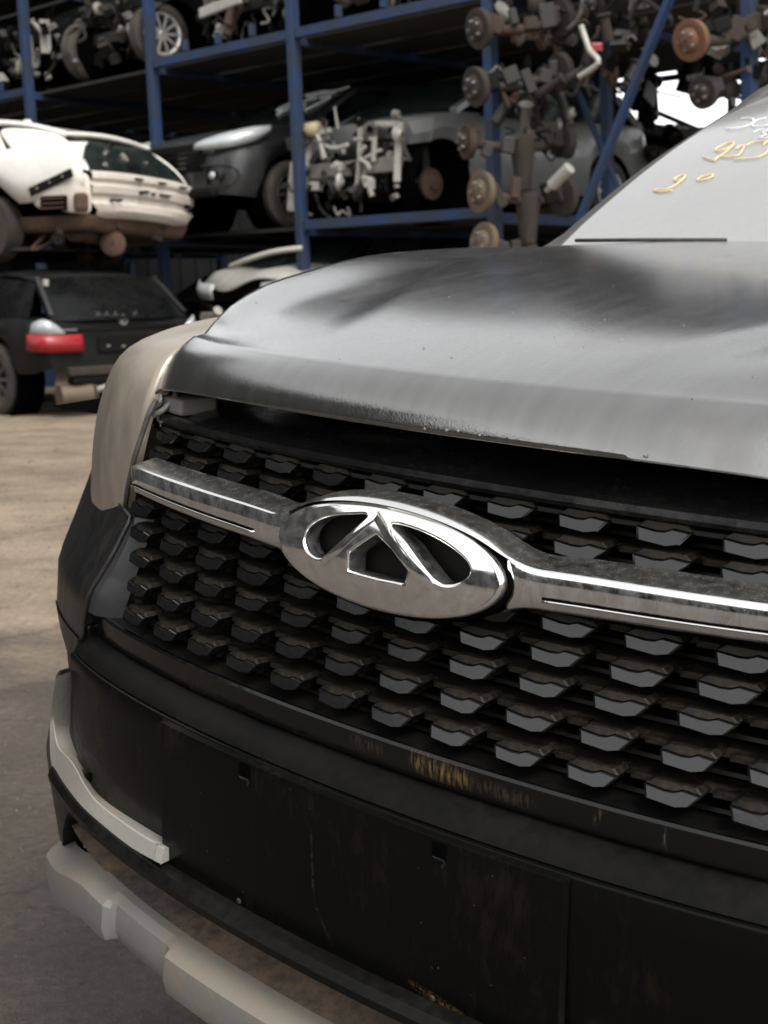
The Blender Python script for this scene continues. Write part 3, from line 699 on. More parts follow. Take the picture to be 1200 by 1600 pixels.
# ---- lip, intake, skid plate
strip('bumper_lip', 'black_satin', [(-.383,-.060),(-.3815,-.078),(-.385,-.092),(-.394,-.098),(-.404,-.096),(-.411,-.086),(-.412,-.06),(-.40,-.03)], -.60, .60, 81)
strip('intake_back', 'black_matt', [(-.40,-.02),(-.43,-.012),(-.455,-.02),(-.468,-.045)], -.62, .62, 61)
M['brown_dust'] = mat('dusty_black', (.02,.018,.015), .75, dust=(.12,.085,.055), dust_amt=.8, dust_scale=7, updust=.5)
strip('intake_shelf', 'brown_dust', [(-.448,-.012),(-.458,-.03),(-.466,-.05),(-.470,-.068)], -.63, .63, 61)
def nz(X):   # raised blocks on the skid plate
    x = abs(X); return sstep(.400,.390,x)*sstep(.260,.270,x)
def zd(X): return -.047*sstep(.44, .64, abs(X))
def low(X): return sstep(.40, .42, abs(X))
strip('skid_plate', 'silver_dark', [(lambda X: -.468+zd(X),-.055),(lambda X: -.4705+zd(X),-.075),(lambda X: -.476-.004*nz(X)+zd(X), lambda X: -.090+.006*nz(X)),
      (lambda X: -.482-.006*nz(X)+zd(X), lambda X: -.098+.012*nz(X)),(lambda X: -.510+zd(X), lambda X: -.101+.013*nz(X)),
      (lambda X: -.528+.004*nz(X)-.003*low(X)+zd(X), lambda X: -.096+.012*nz(X)),(lambda X: -.537+.006*nz(X)-.004*low(X)+zd(X), -.080),(lambda X: -.552+zd(X),-.03)], -.645, .645, 181, autosm=22)
strip('skid_underside', 'black_matt', [(-.55,-.04),(-.56,.10),(-.55,.4)], -.66, .66, 31)

# ---- silver wing trims on the bumper corners
inn = [(98,1046),(96,1083),(102,1121),(113,1167),(130,1196),(144,1227),(165,1250),(215,1283),(265,1312)]
cre = [(92,1048),(86,1085),(84,1125),(90,1165),(112,1190),(135,1230),(158,1258),(215,1300),(265,1329)]
lowr = [(86,1058),(79,1104),(77,1146),(80,1195),(96,1227),(120,1254),(150,1282),(205,1326),(264,1358)]
def rowhit(px, off): return crom([HIT(x, y, lambda X, Z: Bf(X)+off) for x, y in px], 5)
r_in, r_cr, r_lo = rowhit(inn, -.062), rowhit(cre, -.084), rowhit(lowr, -.090)
for r in (r_in, r_cr, r_lo): r[-1].x = -.270; r[-2].x = min(r[-2].x, -.285)
r_b0 = [p+Vector((.0,.03,.0)) for p in r_in]; r_b1 = [p+Vector((0,.035,.002)) for p in r_lo]
for s in (1, -1):
    rws = [[Vector((p.x*s, p.y, p.z)) for p in r] for r in (r_b0, r_in, r_cr, r_lo, r_b1)]
    b = MB(); b.grid(rws, flip=(s > 0)); ends = [r[-1] for r in rws]; k0 = len(b.v); b.v += ends; b._f(tuple(k0+i for i in range(5)))
    b.build('silver_trim', 'silver', car, smooth=True, autosm=30, bevel=.0015)

# ---- bumper corners
M['surround'] = mat('sky_sheen_surround', (.020,.021,.023), .35, 0, dust=(.04,.035,.03), dust_amt=.3, dust_scale=8, spec=.5)  # lighter blue-grey base paints the sky sheen into this wall
M['ridge'] = mat('ridge_highlight', (.02,.02,.021), .22, .3, dust=(.06,.05,.04), dust_amt=.2, dust_scale=6)
for s in (1, -1):
    def XIN(Z): return interp(-Z, [.02,.04,.09,.175,.26,.34,.40], [.60,.478,.492,.533,.548,.545,.56])
    def OFF(Z): return interp(-Z, [.018,.075,.135,.20,.40], [.012,-.018,-.052,-.058,-.062])
    rws = []
    for Z in [-.020,-.026,-.034,-.045,-.06,-.08,-.10,-.12,-.14,-.16,-.18,-.20]:
        r = []
        for i in range(31):
            x = lerp(XIN(Z), .918, (i/30)); lipz = 0
            o_ = OFF(Z)
            r.append((-s*x, Bf(x)+o_, Z - .012*sstep(.6,.8,x)))
        r.insert(0, (-s*(XIN(Z)-.006), Bf(XIN(Z))+OFF(Z)+.02, Z)); rws.append(r)
    b = MB(); b.grid(rws, flip=(s < 0)); b.build('bumper_corner', 'corner', car, smooth=True, autosm=50) if 'corner' in M else None
    if 'corner' not in M:
        M['corner'] = mat('satin_grey_black', (.006,.006,.0065), .33, 0, dust=(.035,.03,.024), dust_amt=.3, dust_scale=6, streak=(1,1,.3), spec=.3)
        b.build('bumper_corner', 'corner', car, smooth=True, autosm=50)
    # inner surround wall of the grille
    b = MB(); rws = []
    for Z in xs_range(-.038, -.160, 12):
        xo = XIN(Z)-.006; xi = interp(-Z, [.038,.16], [.438,.462])
        rws.append([(-s*xo, Bf(xo)+OFF(Z)+.004, Z), (-s*(xo-.008), Bf(xo)+OFF(Z)+.003, Z), (-s*lerp(xo,xi,.35), lerp(Bf(xo)+OFF(Z), gl(xi,Z)+.0, .3), Z), (-s*xi, gl(xi, Z)+.012, Z), (-s*(xi+.01), gl(xi, Z)+.05, Z)])
    b.grid(rws, flip=(s < 0)); b.build('grille_surround', 'surround', car, smooth=True, autosm=40)
    # lighter strip painting the sky highlight along the corner edge
    b = MB(); b.path([(-s*(XIN(Z)-.002), Bf(XIN(Z))+OFF(Z)+.001, Z) for Z in xs_range(-.026, -.20, 26)], .0030, 10); b.build('corner_highlight', 'ridge', car, smooth=True)
    # lower corner column beside the panel
    b = MB(); rws = []
    for Z in xs_range(-.198, -.40, 12):
        xi = .540; xo = interp(-Z, [.198,.23,.28,.33,.40], [.70,.60,.585,.595,.64])
        r = [(-s*(xi-.008), Bf(xi)-.03, Z)]+[(-s*lerp(xi, xo, i/12), Bf(lerp(xi, xo, i/12))-.060, Z) for i in range(13)]+[(-s*(xo+.004), Bf(xo)+.02, Z)]
        rws.append(r)
    b.grid(rws, flip=(s < 0)); b.build('corner_column', 'corner', car, smooth=True, autosm=50)
    # air slot behind the column
    b = MB(); b.grid([[(-s*lerp(.58,.918,i/14), Bf(lerp(.58,.918,i/14))+.0-.03*(i/14), Z) for i in range(15)] for Z in (-.19,-.25,-.33,-.40)], flip=(s < 0)); b.build('air_slot', 'black_matt', car, smooth=True)
    # lower black corner
    b = MB(); rws = []
    for Z, of, x0 in ((-.36,-.070,.50),(-.385,-.080,.50),(-.41,-.086,.52),(-.44,-.084,.56),(-.48,-.079,.60),(-.52,-.074,.63),(-.56,-.066,.66),(-.60,-.05,.68)):
        rws.append([(-s*(x0-.004), Bf(x0)+of+.03, Z)]+[(-s*lerp(x0, .918, i/24), Bf(lerp(x0, .918, i/24))+of, Z) for i in range(25)])
    b.grid(rws, flip=(s < 0)); b.build('lower_corner', 'black_satin', car, smooth=True, autosm=50)
    # end wall of panel/ledge
    b = MB(); b.box((-s*.535, Bf(.535)-.025, -.205), (.03,.05,.05), Matrix.Rotation(R(s*-14),3,'Z')); b.build('panel_end', 'panel', car, bevel=.004)
    # beige corner panel wrapping round to the fender
    LV = [(-.05, [(.515,.075),(.585,.090),(.655,.130),(.72,.19),(.81,.32),(.87,.55),(.90,.9)]),
          (-.02, [(.500,.070),(.575,.086),(.648,.127),(.71,.188),(.80,.32),(.865,.55),(.895,.9)]),
          (.03,  [(.478,.066),(.560,.082),(.637,.124),(.70,.186),(.79,.32),(.86,.55),(.89,.9)]),
          (.075, [(.462,.068),(.545,.082),(.622,.124),(.685,.186),(.775,.32),(.85,.55),(.885,.9)]),
          (.11,  [(.452,.074),(.532,.087),(.607,.128),(.670,.19),(.76,.325),(.84,.55),(.88,.9)]),
          (.138, [(.452,.088),(.525,.098),(.597,.138),(.660,.20),(.745,.335),(.83,.55),(.87,.9)]),
          (.156, [(.454,.106),(.518,.118),(.583,.158),(.645,.22),(.73,.35),(.81,.56),(.85,.9)]),
          (.168, [(.456,.132),(.510,.148),(.565,.190),(.622,.25),(.705,.38),(.78,.59),(.82,.9)]),
          (.177, [(.460,.170),(.500,.192),(.545,.236),(.590,.30),(.66,.43),(.72,.63),(.76,.92)]),
          (.186, [(.462,.215),(.490,.24),(.52,.30),(.545,.38),(.595,.53),(.645,.73),(.69,.95)])]
    rws = []
    for Z, pts in LV:
        c = crom([(x, y, Z) for x, y in pts], 5); rws.append([Vector((-s*p.x, p.y, p.z)) for p in c])
    inner = [[r[0]+Vector((s*.004, .012, 0)), ] for r in rws]
    rws = [i+r for i, r in zip(inner, rws)]
    b = MB(); b.grid(rws, flip=(s > 0)); b.build('corner_panel', 'beige_metal', car, smooth=True, autosm=60, subsurf=1)
    b = MB(); b.path([HIT(*q, lambda X, Z: Bf(X)+.005+.25*Z) if False else Vector((-s*x, y, z)) for x, y, z in [(.448,.080,.105),(.452,.070,.085),(.470,.062,.035),(.490,.066,-.005),(.508,.072,-.045)] for q in [0]], .0032, 8)
    b.build('panel_gasket', 'rubber', car, smooth=True)
    b = MB(); b.path([(-s*.440,.105,.120),(-s*.436,.098,.105),(-s*.442,.085,.092),(-s*.452,.078,.086)], .004, 8); b.build('hinge_clip', 'alu', car, smooth=True)

# ---- rest of the car: fenders, doors, cabin, wheels (only partly in view)
for s in (1, -1):
    b = MB(); rws = []
    GZ = -CARM.translation.z
    yst = [.55+i*.07 for i in range(52)]
    for y in yst:
        arch = -.42
        for yc in (.95, 3.55):
            dy = abs(y-yc)
            if dy < .43: arch = max(arch, -.60+math.sqrt(.43**2-dy*dy))
        hw = interp(y, [.55,.9,1.4,2.4,3.6,4.1], [.86,.905,.915,.915,.905,.84]); zt = interp(y, [.55,1.0,1.3,2.5,3.6,4.1], [.15,.17,.19,.24,.26,.2])
        rws.append([(-s*hw*.985, y, arch), (-s*hw, y, max(arch+.02, -.30)), (-s*(hw+.005), y, max(arch+.04, -.05)), (-s*hw*.985, y, .06), (-s*hw*.94, y, zt-.02), (-s*hw*.88, y, zt), (-s*(hw*.80), y, zt+.015)])
    b.grid(rws, flip=(s > 0)); b.build('body_side', 'hood', car, smooth=True, autosm=50)
    # A pillar
    ol = crom([(-s*.735,1.255,.238),(-s*.728,1.42,.325),(-s*.712,1.60,.415),(-s*.690,1.83,.512),(-s*.672,2.05,.60),(-s*.64,2.5,.675),(-s*.62,3.2,.69)], 6)
    b = MB(); rws = []
    for p in ol:
        ins = Vector((s*.035, -.006, -.002)); rws.append([p+Vector((-s*.018,.05,-.035)), p, p+Vector((s*.008,-.012,.004)), p+ins*.8, p+ins+Vector((s*.004,.012,-.014))])
    b.grid(rws, flip=(s < 0)); b.build('windscreen_pillar', 'pillar', car, smooth=True, autosm=40) if 'pillar' in M else None
    if 'pillar' not in M:
        M['pillar'] = mat('dusty_pillar', (.012,.012,.012), .4, .1, dust=(.06,.055,.05), dust_amt=.4, dust_scale=8)
        b.build('windscreen_pillar', 'pillar', car, smooth=True, autosm=40)
    b = MB(); b.path([p+Vector((s*.036, -.006, .0)) for p in ol[:26]], .012, 8); b.build('windscreen_seal', 'rubber', car, smooth=True)
    # fender tip at the pillar foot
    b = MB(); b.grid([[(-s*.745,1.10,.215),(-s*.72,1.12,.232),(-s*.70,1.13,.236)],[(-s*.75,1.2,.232),(-s*.728,1.22,.247),(-s*.703,1.235,.248)],[(-s*.742,1.27,.25),(-s*.725,1.285,.262),(-s*.700,1.27,.252)],[(-s*.735,1.33,.28),(-s*.715,1.33,.285),(-s*.698,1.30,.262)]], flip=(s > 0)); b.build('fender_tip', 'pillar', car, smooth=True, subsurf=2)
    # side glass and upper door frame
    b = MB(); b.grid([[(-s*.80,1.5,.26),(-s*.80,2.4,.29),(-s*.79,3.3,.31),(-s*.77,3.8,.33)],[(-s*.70,2.0,.56),(-s*.665,2.45,.65),(-s*.65,3.2,.665),(-s*.65,3.7,.6)]], flip=(s < 0)); b.build('side_glass', 'green_glass', car, smooth=True)
    for yc in (.95, 3.55):
        w_ = MB(); zc = -.56
        w_.lathe([(-.09,.20),(-.105,.24),(-.105,.33),(-.07,.355),(.07,.355),(.105,.33),(.105,.24),(.09,.20)], 32, (-s*.80, yc, zc), (1,0,0)); wh = w_.build('wheel', 'tyre', car, smooth=True, autosm=40)
        w_ = MB(); w_.lathe([(-s*.085,.02),(-s*.08,.06),(-s*.06,.17),(-s*.09,.205),(-s*.09,.215)], 28, (-s*.80, yc, zc), (1,0,0)); w_.build('rim', 'rim_dark', wh, smooth=True)
b = MB(); b.grid([[(x, y, z) for x in (-.6,-.3,0,.3,.6)] for y, z in ((2.05,.60),(2.4,.675),(3.0,.70),(3.6,.67),(3.9,.6))]); b.build('roof', 'hood', car, smooth=True)
b = MB(); b.grid([[(x*k, y, z) for x in (-.8,-.4,0,.4,.8)] for y, z, k in ((3.9,.60,.75),(4.1,.3,1),(4.15,0,1.08),(4.12,-.4,1.05))]); b.build('tailgate', 'hood', car, smooth=True)
b = MB(); b.box((0,2.3,-.38), (1.6,3.3,.05)); b.build('floor_pan', 'black_matt', car)
# windscreen, bowed, dusty
def ws(u, v):
    y0 = 1.255-.085*(1-u*u); z0 = .252+.012*(1-u*u)
    y1 = 2.06-.05*(1-u*u); z1 = .598+.045*(1-u*u)
    return Vector((u*lerp(.702,.640,v), lerp(y0, y1, v), lerp(z0, z1, v)+.035*math.sin(math.pi*v)))
b = MB(); b.grid([[ws(-1+2*i/24, j/16) for i in range(25)] for j in range(17)])
def glass_mat():
    m, nt, b_ = new_mat('dusty_windscreen'); N, L = nt.nodes, nt.links
    tc = N.new('ShaderNodeTexCoord'); n1 = N.new('ShaderNodeTexNoise'); n1.inputs['Scale'].default_value = 5; n1.inputs['Detail'].default_value = 10; L.new(tc.outputs['Object'], n1.inputs['Vector'])
    n2 = N.new('ShaderNodeTexNoise'); n2.inputs['Scale'].default_value = 70; n2.inputs['Detail'].default_value = 6; L.new(tc.outputs['Object'], n2.inputs['Vector'])
    ml = N.new('ShaderNodeMath'); ml.operation = 'MULTIPLY'; L.new(n1.outputs[0], ml.inputs[0]); L.new(n2.outputs[0], ml.inputs[1])
    r = N.new('ShaderNodeMapRange'); r.inputs['From Min'].default_value = .1; r.inputs['From Max'].default_value = .45; L.new(ml.outputs[0], r.inputs[0])
    c = N.new('ShaderNodeMixRGB'); L.new(r.outputs[0], c.inputs[0]); c.inputs[1].default_value = (.225,.228,.228,1); c.inputs[2].default_value = (.25,.25,.245,1); L.new(c.outputs[0], b_.inputs['Base Color'])
    b_.inputs['Roughness'].default_value = .12; b_.inputs['IOR'].default_value = 1.52
    return m
M['windscreen'] = glass_mat()
b.build('windscreen', 'windscreen', car, smooth=True)
# cowl and wiper
b = MB(); b.grid([[(u*.70, 1.165+.075*u*u+dy, .262-.012*u*u+dz) for u in [-1+2*i/24 for i in range(25)]] for dy, dz in ((.0,-.03),(.02,-.012),(.05,-.012),(.10,.0))]); b.build('cowl', 'black_satin', car, smooth=True)
b = MB(); b.path([ws(-.93,.012)+Vector((0,-.012,.006)), ws(-.7,.014)+Vector((0,-.012,.006)), ws(-.45,.02)+Vector((0,-.012,.004))], .0035, 6); b.build('wiper', 'rubber', car, smooth=True)
# chalk numbers written on the windscreen: traced strokes laid on the glass
def on_glass(px, py):
    d = cray(px, py); best = None
    for _ in range(1):
        t = 2.0
        for k in range(60):      # march to the plane of the glass
            P = CCAM+d*t; 
            v = (P.y-1.2)/.83; z = lerp(.262, .63, v)+.035*math.sin(math.pi*max(0, min(1, v)))
            t += (P.z-z)/(.55*abs(d.y)+abs(d.z))*.5*(1 if True else 0)
        P = CCAM+d*t
    return P
def glass_pt(px, py):
    """nearest windscreen sample to the sight line, refined"""
    d = cray(px, py).normalized(); bu, bv, st = 0., .5, .5; 
    def err(u, v): q = ws(u, v)-CCAM; return (q-d*q.dot(d)).length
    best = min(((err(-1+i/12, j/12), -1+i/12, j/12) for i in range(25) for j in range(13)))
    e, bu, bv = best; st = .06
    while st > .0004:
        c = min((err(bu+du*st, bv+dv*st), bu+du*st, bv+dv*st) for du in (-1,0,1) for dv in (-1,0,1))
        if c[0] < e-1e-9: e, bu, bv = c
        else: st *= .5
    n = (ws(bu+.01, bv)-ws(bu-.01, bv)).cross(ws(bu, bv+.01)-ws(bu, bv-.01)).normalized()
    if n.z < 0: n = -n
    return ws(bu, bv)+n*.003
def z900(x, y): return (900+x/4, y/4)
strokes = [('yellow', [(795,985),(830,1000),(868,1010),(880,1000),(930,965),(985,915),(980,898),(940,905),(890,930),(870,945),(900,950),(950,935),(985,912)]),
           ('yellow', [(868,1010),(900,985),(960,990),(1020,975),(1050,930),(1040,915),(1000,940)]),
           ('yellow', [(990,1005),(1060,1000),(1140,990),(1190,965),(1215,930)]), ('yellow', [(1060,920),(1120,895),(1200,890)]), ('yellow', [(1170,915),(1205,890),(1260,870)]),
           ('yellow', [(485,1197),(520,1192),(570,1190),(625,1165),(680,1120),(682,1103),(655,1105),(620,1125),(625,1138),(655,1135),(685,1112)]), ('yellow', [(485,1197),(530,1205),(605,1198)]),
           ('yellow', [(760,1130),(790,1112),(850,1100),(858,1108),(820,1128),(770,1134),(760,1130)]),
           ('white', [(1030,748),(1080,745),(1110,752),(1100,780),(1050,800),(970,812),(935,808)]), ('white', [(1190,745),(1130,760),(1105,785),(1120,800),(1180,795),(1230,780)]),
           ('white', [(1110,835),(1150,820),(1200,818),(1240,822)]), ('white', [(1150,862),(1190,850),(1170,832),(1220,825)]), ('white', [(1140,868),(1200,870),(1250,855)])]
for colr, st in strokes:
    pts = [Vector((x, y, 0)) for x, y in st]; pts = crom(pts, 4)
    P3 = [glass_pt(*z900(p.x, p.y)) for p in pts]
    b = MB(); b.path(P3, .0013 if colr == 'yellow' else .0011, 5); b.build('marker_stroke', colr+'_chalk', car, smooth=True)
# ================================================================== YARD: racks
T1 = rack_a(474, 352)[1]; T2 = rack_a(474, 50)[1]; T3 = T2+(T2-T1)*1.0  # third tier sits above the view, added for the hood's reflection
P1a = rack_a(252, 235)[0]; P2a = 0.0; P3a = rack_a(779, 185)[0]; P0a = P1a-2.75
PLa = rack_a(64, 160)[0]
LEAN = -.028
def RL(a, b, z): return RP(a+LEAN*z, b, z)
rack = thing('steel_rack', 'blue steel storage rack stacked with wrecked cars behind the grey SUV', 'rack', rack_mw(0, 0, 0))
RINV = rack.matrix_world.inverted()
def rk(name, p, q, w, h, m='blue_steel'):
    b = MB(); b.bar(RINV@p, RINV@q, w, h); return b.build(name, m, rack, bevel=.006)
TOP = T3+.25
DEPTH = 5.2
posts = [P0a-5.4, P0a-2.7, P0a, P1a, P2a, P3a, P3a+2.7, P3a+5.6, P3a+8.5]  # last bays at the right are unseen, added for the hood's reflection
for a in posts:
    rk('post', RL(a, 0, 0), RL(a, 0, TOP), .115, .10); rk('post', RL(a, DEPTH, 0), RL(a, DEPTH, TOP), .115, .10)
    for z in (T1, T2, T3): rk('cross_beam', RL(a, .06, z-.06), RL(a, DEPTH-.06, z-.06), .07, .10)
for i in range(len(posts)-1):
    a0, a1 = posts[i]+.06, posts[i+1]-.06
    for z in (T1, T2, T3):
        if i >= 5 and z == T1: continue
        fb = .9 if (i == 3 and z == T1) or (i == 2 and z == T2) else 0.
        rk('beam', RL(a0, fb, z), RL(a1, fb, z), .07, .10); rk('beam', RL(a0, DEPTH, z), RL(a1, DEPTH, z), .07, .10)
        if i < 5 and z == T2 and fb == 0:
            for t in (.25, .5, .75):
                rk('beam_stub', RL(lerp(a0, a1, t), .0, z+.066), RL(lerp(a0, a1, t), .0, z+.19), .07, .05)
for a in (P3a+.50,):
    rk('post', RL(a, 1.1, 0), RL(a, 1.1, TOP), .09, .09)
# decks, solid sheets added to keep the bays dark
for z, nm in ((T1, 'deck'), (T2, 'deck'), (T3, 'deck')):
    aR = posts[-1] if z > T1+.1 else P3a
    for k in range(6):
        b0_ = .12+k*.84
        b = MB(); b.box(((posts[0]+aR)/2+LEAN*z, b0_+.40, z-.02), (aR-posts[0], .72, .035)); b.build('deck_plate', 'deck', rack)
# diagonal braces
def at_b(px, py, b):
    d = wdir(px, py); t = ((RO+RB*b-CAMP).dot(RB))/d.dot(RB); return CAMP+d*t
rk('brace', at_b(1058, -30, -.35), at_b(905, 345, -.35), .085, .05)
rk('brace', at_b(868, 60, .5), at_b(975, 315, .5), .06, .04)
rk('brace', at_b(900, 20, .9), at_b(1060, 62, .9), .09, .07)

# dark sheet added behind the rack so its bays stay dark
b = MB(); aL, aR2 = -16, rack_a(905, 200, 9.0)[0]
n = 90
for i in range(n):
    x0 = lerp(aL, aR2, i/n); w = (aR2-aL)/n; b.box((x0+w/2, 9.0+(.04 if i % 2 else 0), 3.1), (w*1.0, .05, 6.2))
o = b.build('dark_backdrop', 'clad', None); o.matrix_world = rack_mw(0, 0, 0); tag(o, 'dark corrugated sheet added behind the car rack to keep it dark', 'wall')
zlow = rack_a(1010, 218, 11.0)[1]  # low sheet added in place of far rows of dark cars
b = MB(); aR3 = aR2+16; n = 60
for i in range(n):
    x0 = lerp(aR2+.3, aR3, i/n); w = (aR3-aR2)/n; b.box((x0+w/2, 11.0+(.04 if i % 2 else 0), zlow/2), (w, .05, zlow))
o = b.build('far_rows_backdrop', 'clad', None); o.matrix_world = rack_mw(0, 0, 0); tag(o, 'low dark sheet standing in for far rows of cars below the bright sky', 'wall')

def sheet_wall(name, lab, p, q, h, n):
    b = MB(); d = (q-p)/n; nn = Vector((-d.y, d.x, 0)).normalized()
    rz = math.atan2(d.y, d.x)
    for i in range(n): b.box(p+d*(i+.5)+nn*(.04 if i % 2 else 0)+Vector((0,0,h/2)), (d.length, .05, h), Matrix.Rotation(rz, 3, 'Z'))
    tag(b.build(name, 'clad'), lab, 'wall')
sheet_wall('unseen_side_wall', 'tall dark sheet wall added unseen at the left for the hood to reflect', RP(-11, 8.8, 0), RP(-11, -14, 0), 8.0, 120)  # unseen wall added so the hood's left side mirrors something dark
sheet_wall('unseen_rear_wall', 'dark sheet wall added unseen behind the camera for dark reflections', RP(-10.9, -19.5, 0), RP(16, -19.5, 0), 2.6, 140)  # unseen wall added to darken what the chrome and black panels mirror
blocker_p = [RP(4.0, -19.2, 0), RP(4.0, -6.6, 0), RP(.5, -6.6, 0), RP(.5, -19.2, 0)]
blocker = thing('unseen_blocker', 'dark sheet-metal shed added left of the grey SUV, unseen, to darken its reflections', 'blocker', Matrix.Identity(4))  # unseen dark block added to darken reflections in the nose
for i in range(4):
    p, q = blocker_p[i], blocker_p[(i+1) % 4]; b = MB(); n = 28; d = (q-p)/n; rz = math.atan2(d.y, d.x)
    for k in range(n): b.box(p+d*(k+.5)+Vector((0,0,2.4)), (d.length, .05 if k % 2 else .09, 4.8), Matrix.Rotation(rz, 3, 'Z'))
    b.build('wall', 'clad', blocker)
b = MB(); b.prism([(0,0),(12.8,0),(12.8,.3),(0,.3)], 3.7, lambda u, v, w: RP(4.1-w, -19.3+u, 4.82+v*.3+w*.08)); b.build('roof', 'clad', blocker)
# ================================================================== YARD: cars
def wheel_mesh(r=.33, w=.2, spokes=10, rimr=.22):
    t = MB(); t.lathe([(-w*.42,rimr),(-w*.5,rimr+.02),(-w*.5,r-.04),(-w*.36,r),(w*.36,r),(w*.5,r-.04),(w*.5,rimr+.02),(w*.42,rimr)], 36)
    s = MB()
    for sg in (-1,):
        s.lathe([(sg*w*.42,rimr+.004),(sg*w*.45,rimr-.004),(sg*w*.40,rimr-.03),(sg*w*.1,rimr-.035)], 36)
        s.lathe([(sg*w*.44,.004),(sg*w*.44,.03),(sg*w*.36,.06),(sg*w*.2,.065)], 20)
        for k in range(spokes):
            a = 2*math.pi*k/spokes
            c, sn = math.cos(a), math.sin(a); s.bar((sg*w*.40, .045*c, .045*sn), (sg*w*.40, (rimr-.012)*c, (rimr-.012)*sn), .032, .02, (1,0,0))
    return t, s
def add_wheel(root, loc, rot=(0,0,0), r=.33, w=.2, spokes=10, rimr=.22, rim='rim'):
    t, s = wheel_mesh(r, w, spokes, rimr)
    wh = t.build('wheel', 'tyre', root, smooth=True, autosm=40, loc=loc, rot=rot); s.build('rim', rim, wh, smooth=False)
    d = MB(); d.lathe([(-w*.1,.001),(-w*.1,rimr-.03)], 24); d.build('brake_disc', 'grease', wh)
    return wh
SUV = dict(L=4.4, W=.90, zb=[(0,.34),(.5,.30),(4.0,.30),(4.4,.40)], hw=[(0,.62),(.06,.74),(.2,.84),(.5,.895),(2.2,.90),(4.0,.87),(4.4,.72)],
           belt=[(0,.62),(.06,.78),(.25,.86),(1.1,1.0),(2.2,1.02),(4.0,1.08),(4.4,.95)], top=[(0,.66),(.05,.82),(.25,.96),(.7,1.05),(1.15,1.10),(1.3,1.10),(4.0,1.12),(4.4,1.0)],
           ws=(1.10,1.95), roof=[(1.95,1.56),(2.6,1.62),(3.4,1.60),(3.9,1.52)], rb=4.25, wh=(.82,3.45), rw=.345)
HATCH = dict(L=4.1, W=.87, zb=[(0,.30),(.5,.25),(3.8,.25),(4.1,.35)], hw=[(0,.60),(.06,.72),(.2,.81),(.5,.86),(2.2,.87),(3.8,.84),(4.1,.70)],
           belt=[(0,.52),(.06,.66),(.25,.74),(1.0,.88),(2.2,.92),(3.8,.98),(4.1,.85)], top=[(0,.55),(.05,.68),(.25,.80),(.7,.90),(1.05,.97),(1.2,.98),(3.8,1.0),(4.1,.9)],
           ws=(1.0,1.85), roof=[(1.85,1.40),(2.5,1.46),(3.2,1.43),(3.7,1.34)], rb=4.0, wh=(.78,3.25), rw=.31)
def tb(y, t): return cubic(y, [p[0] for p in t], [p[1] for p in t])
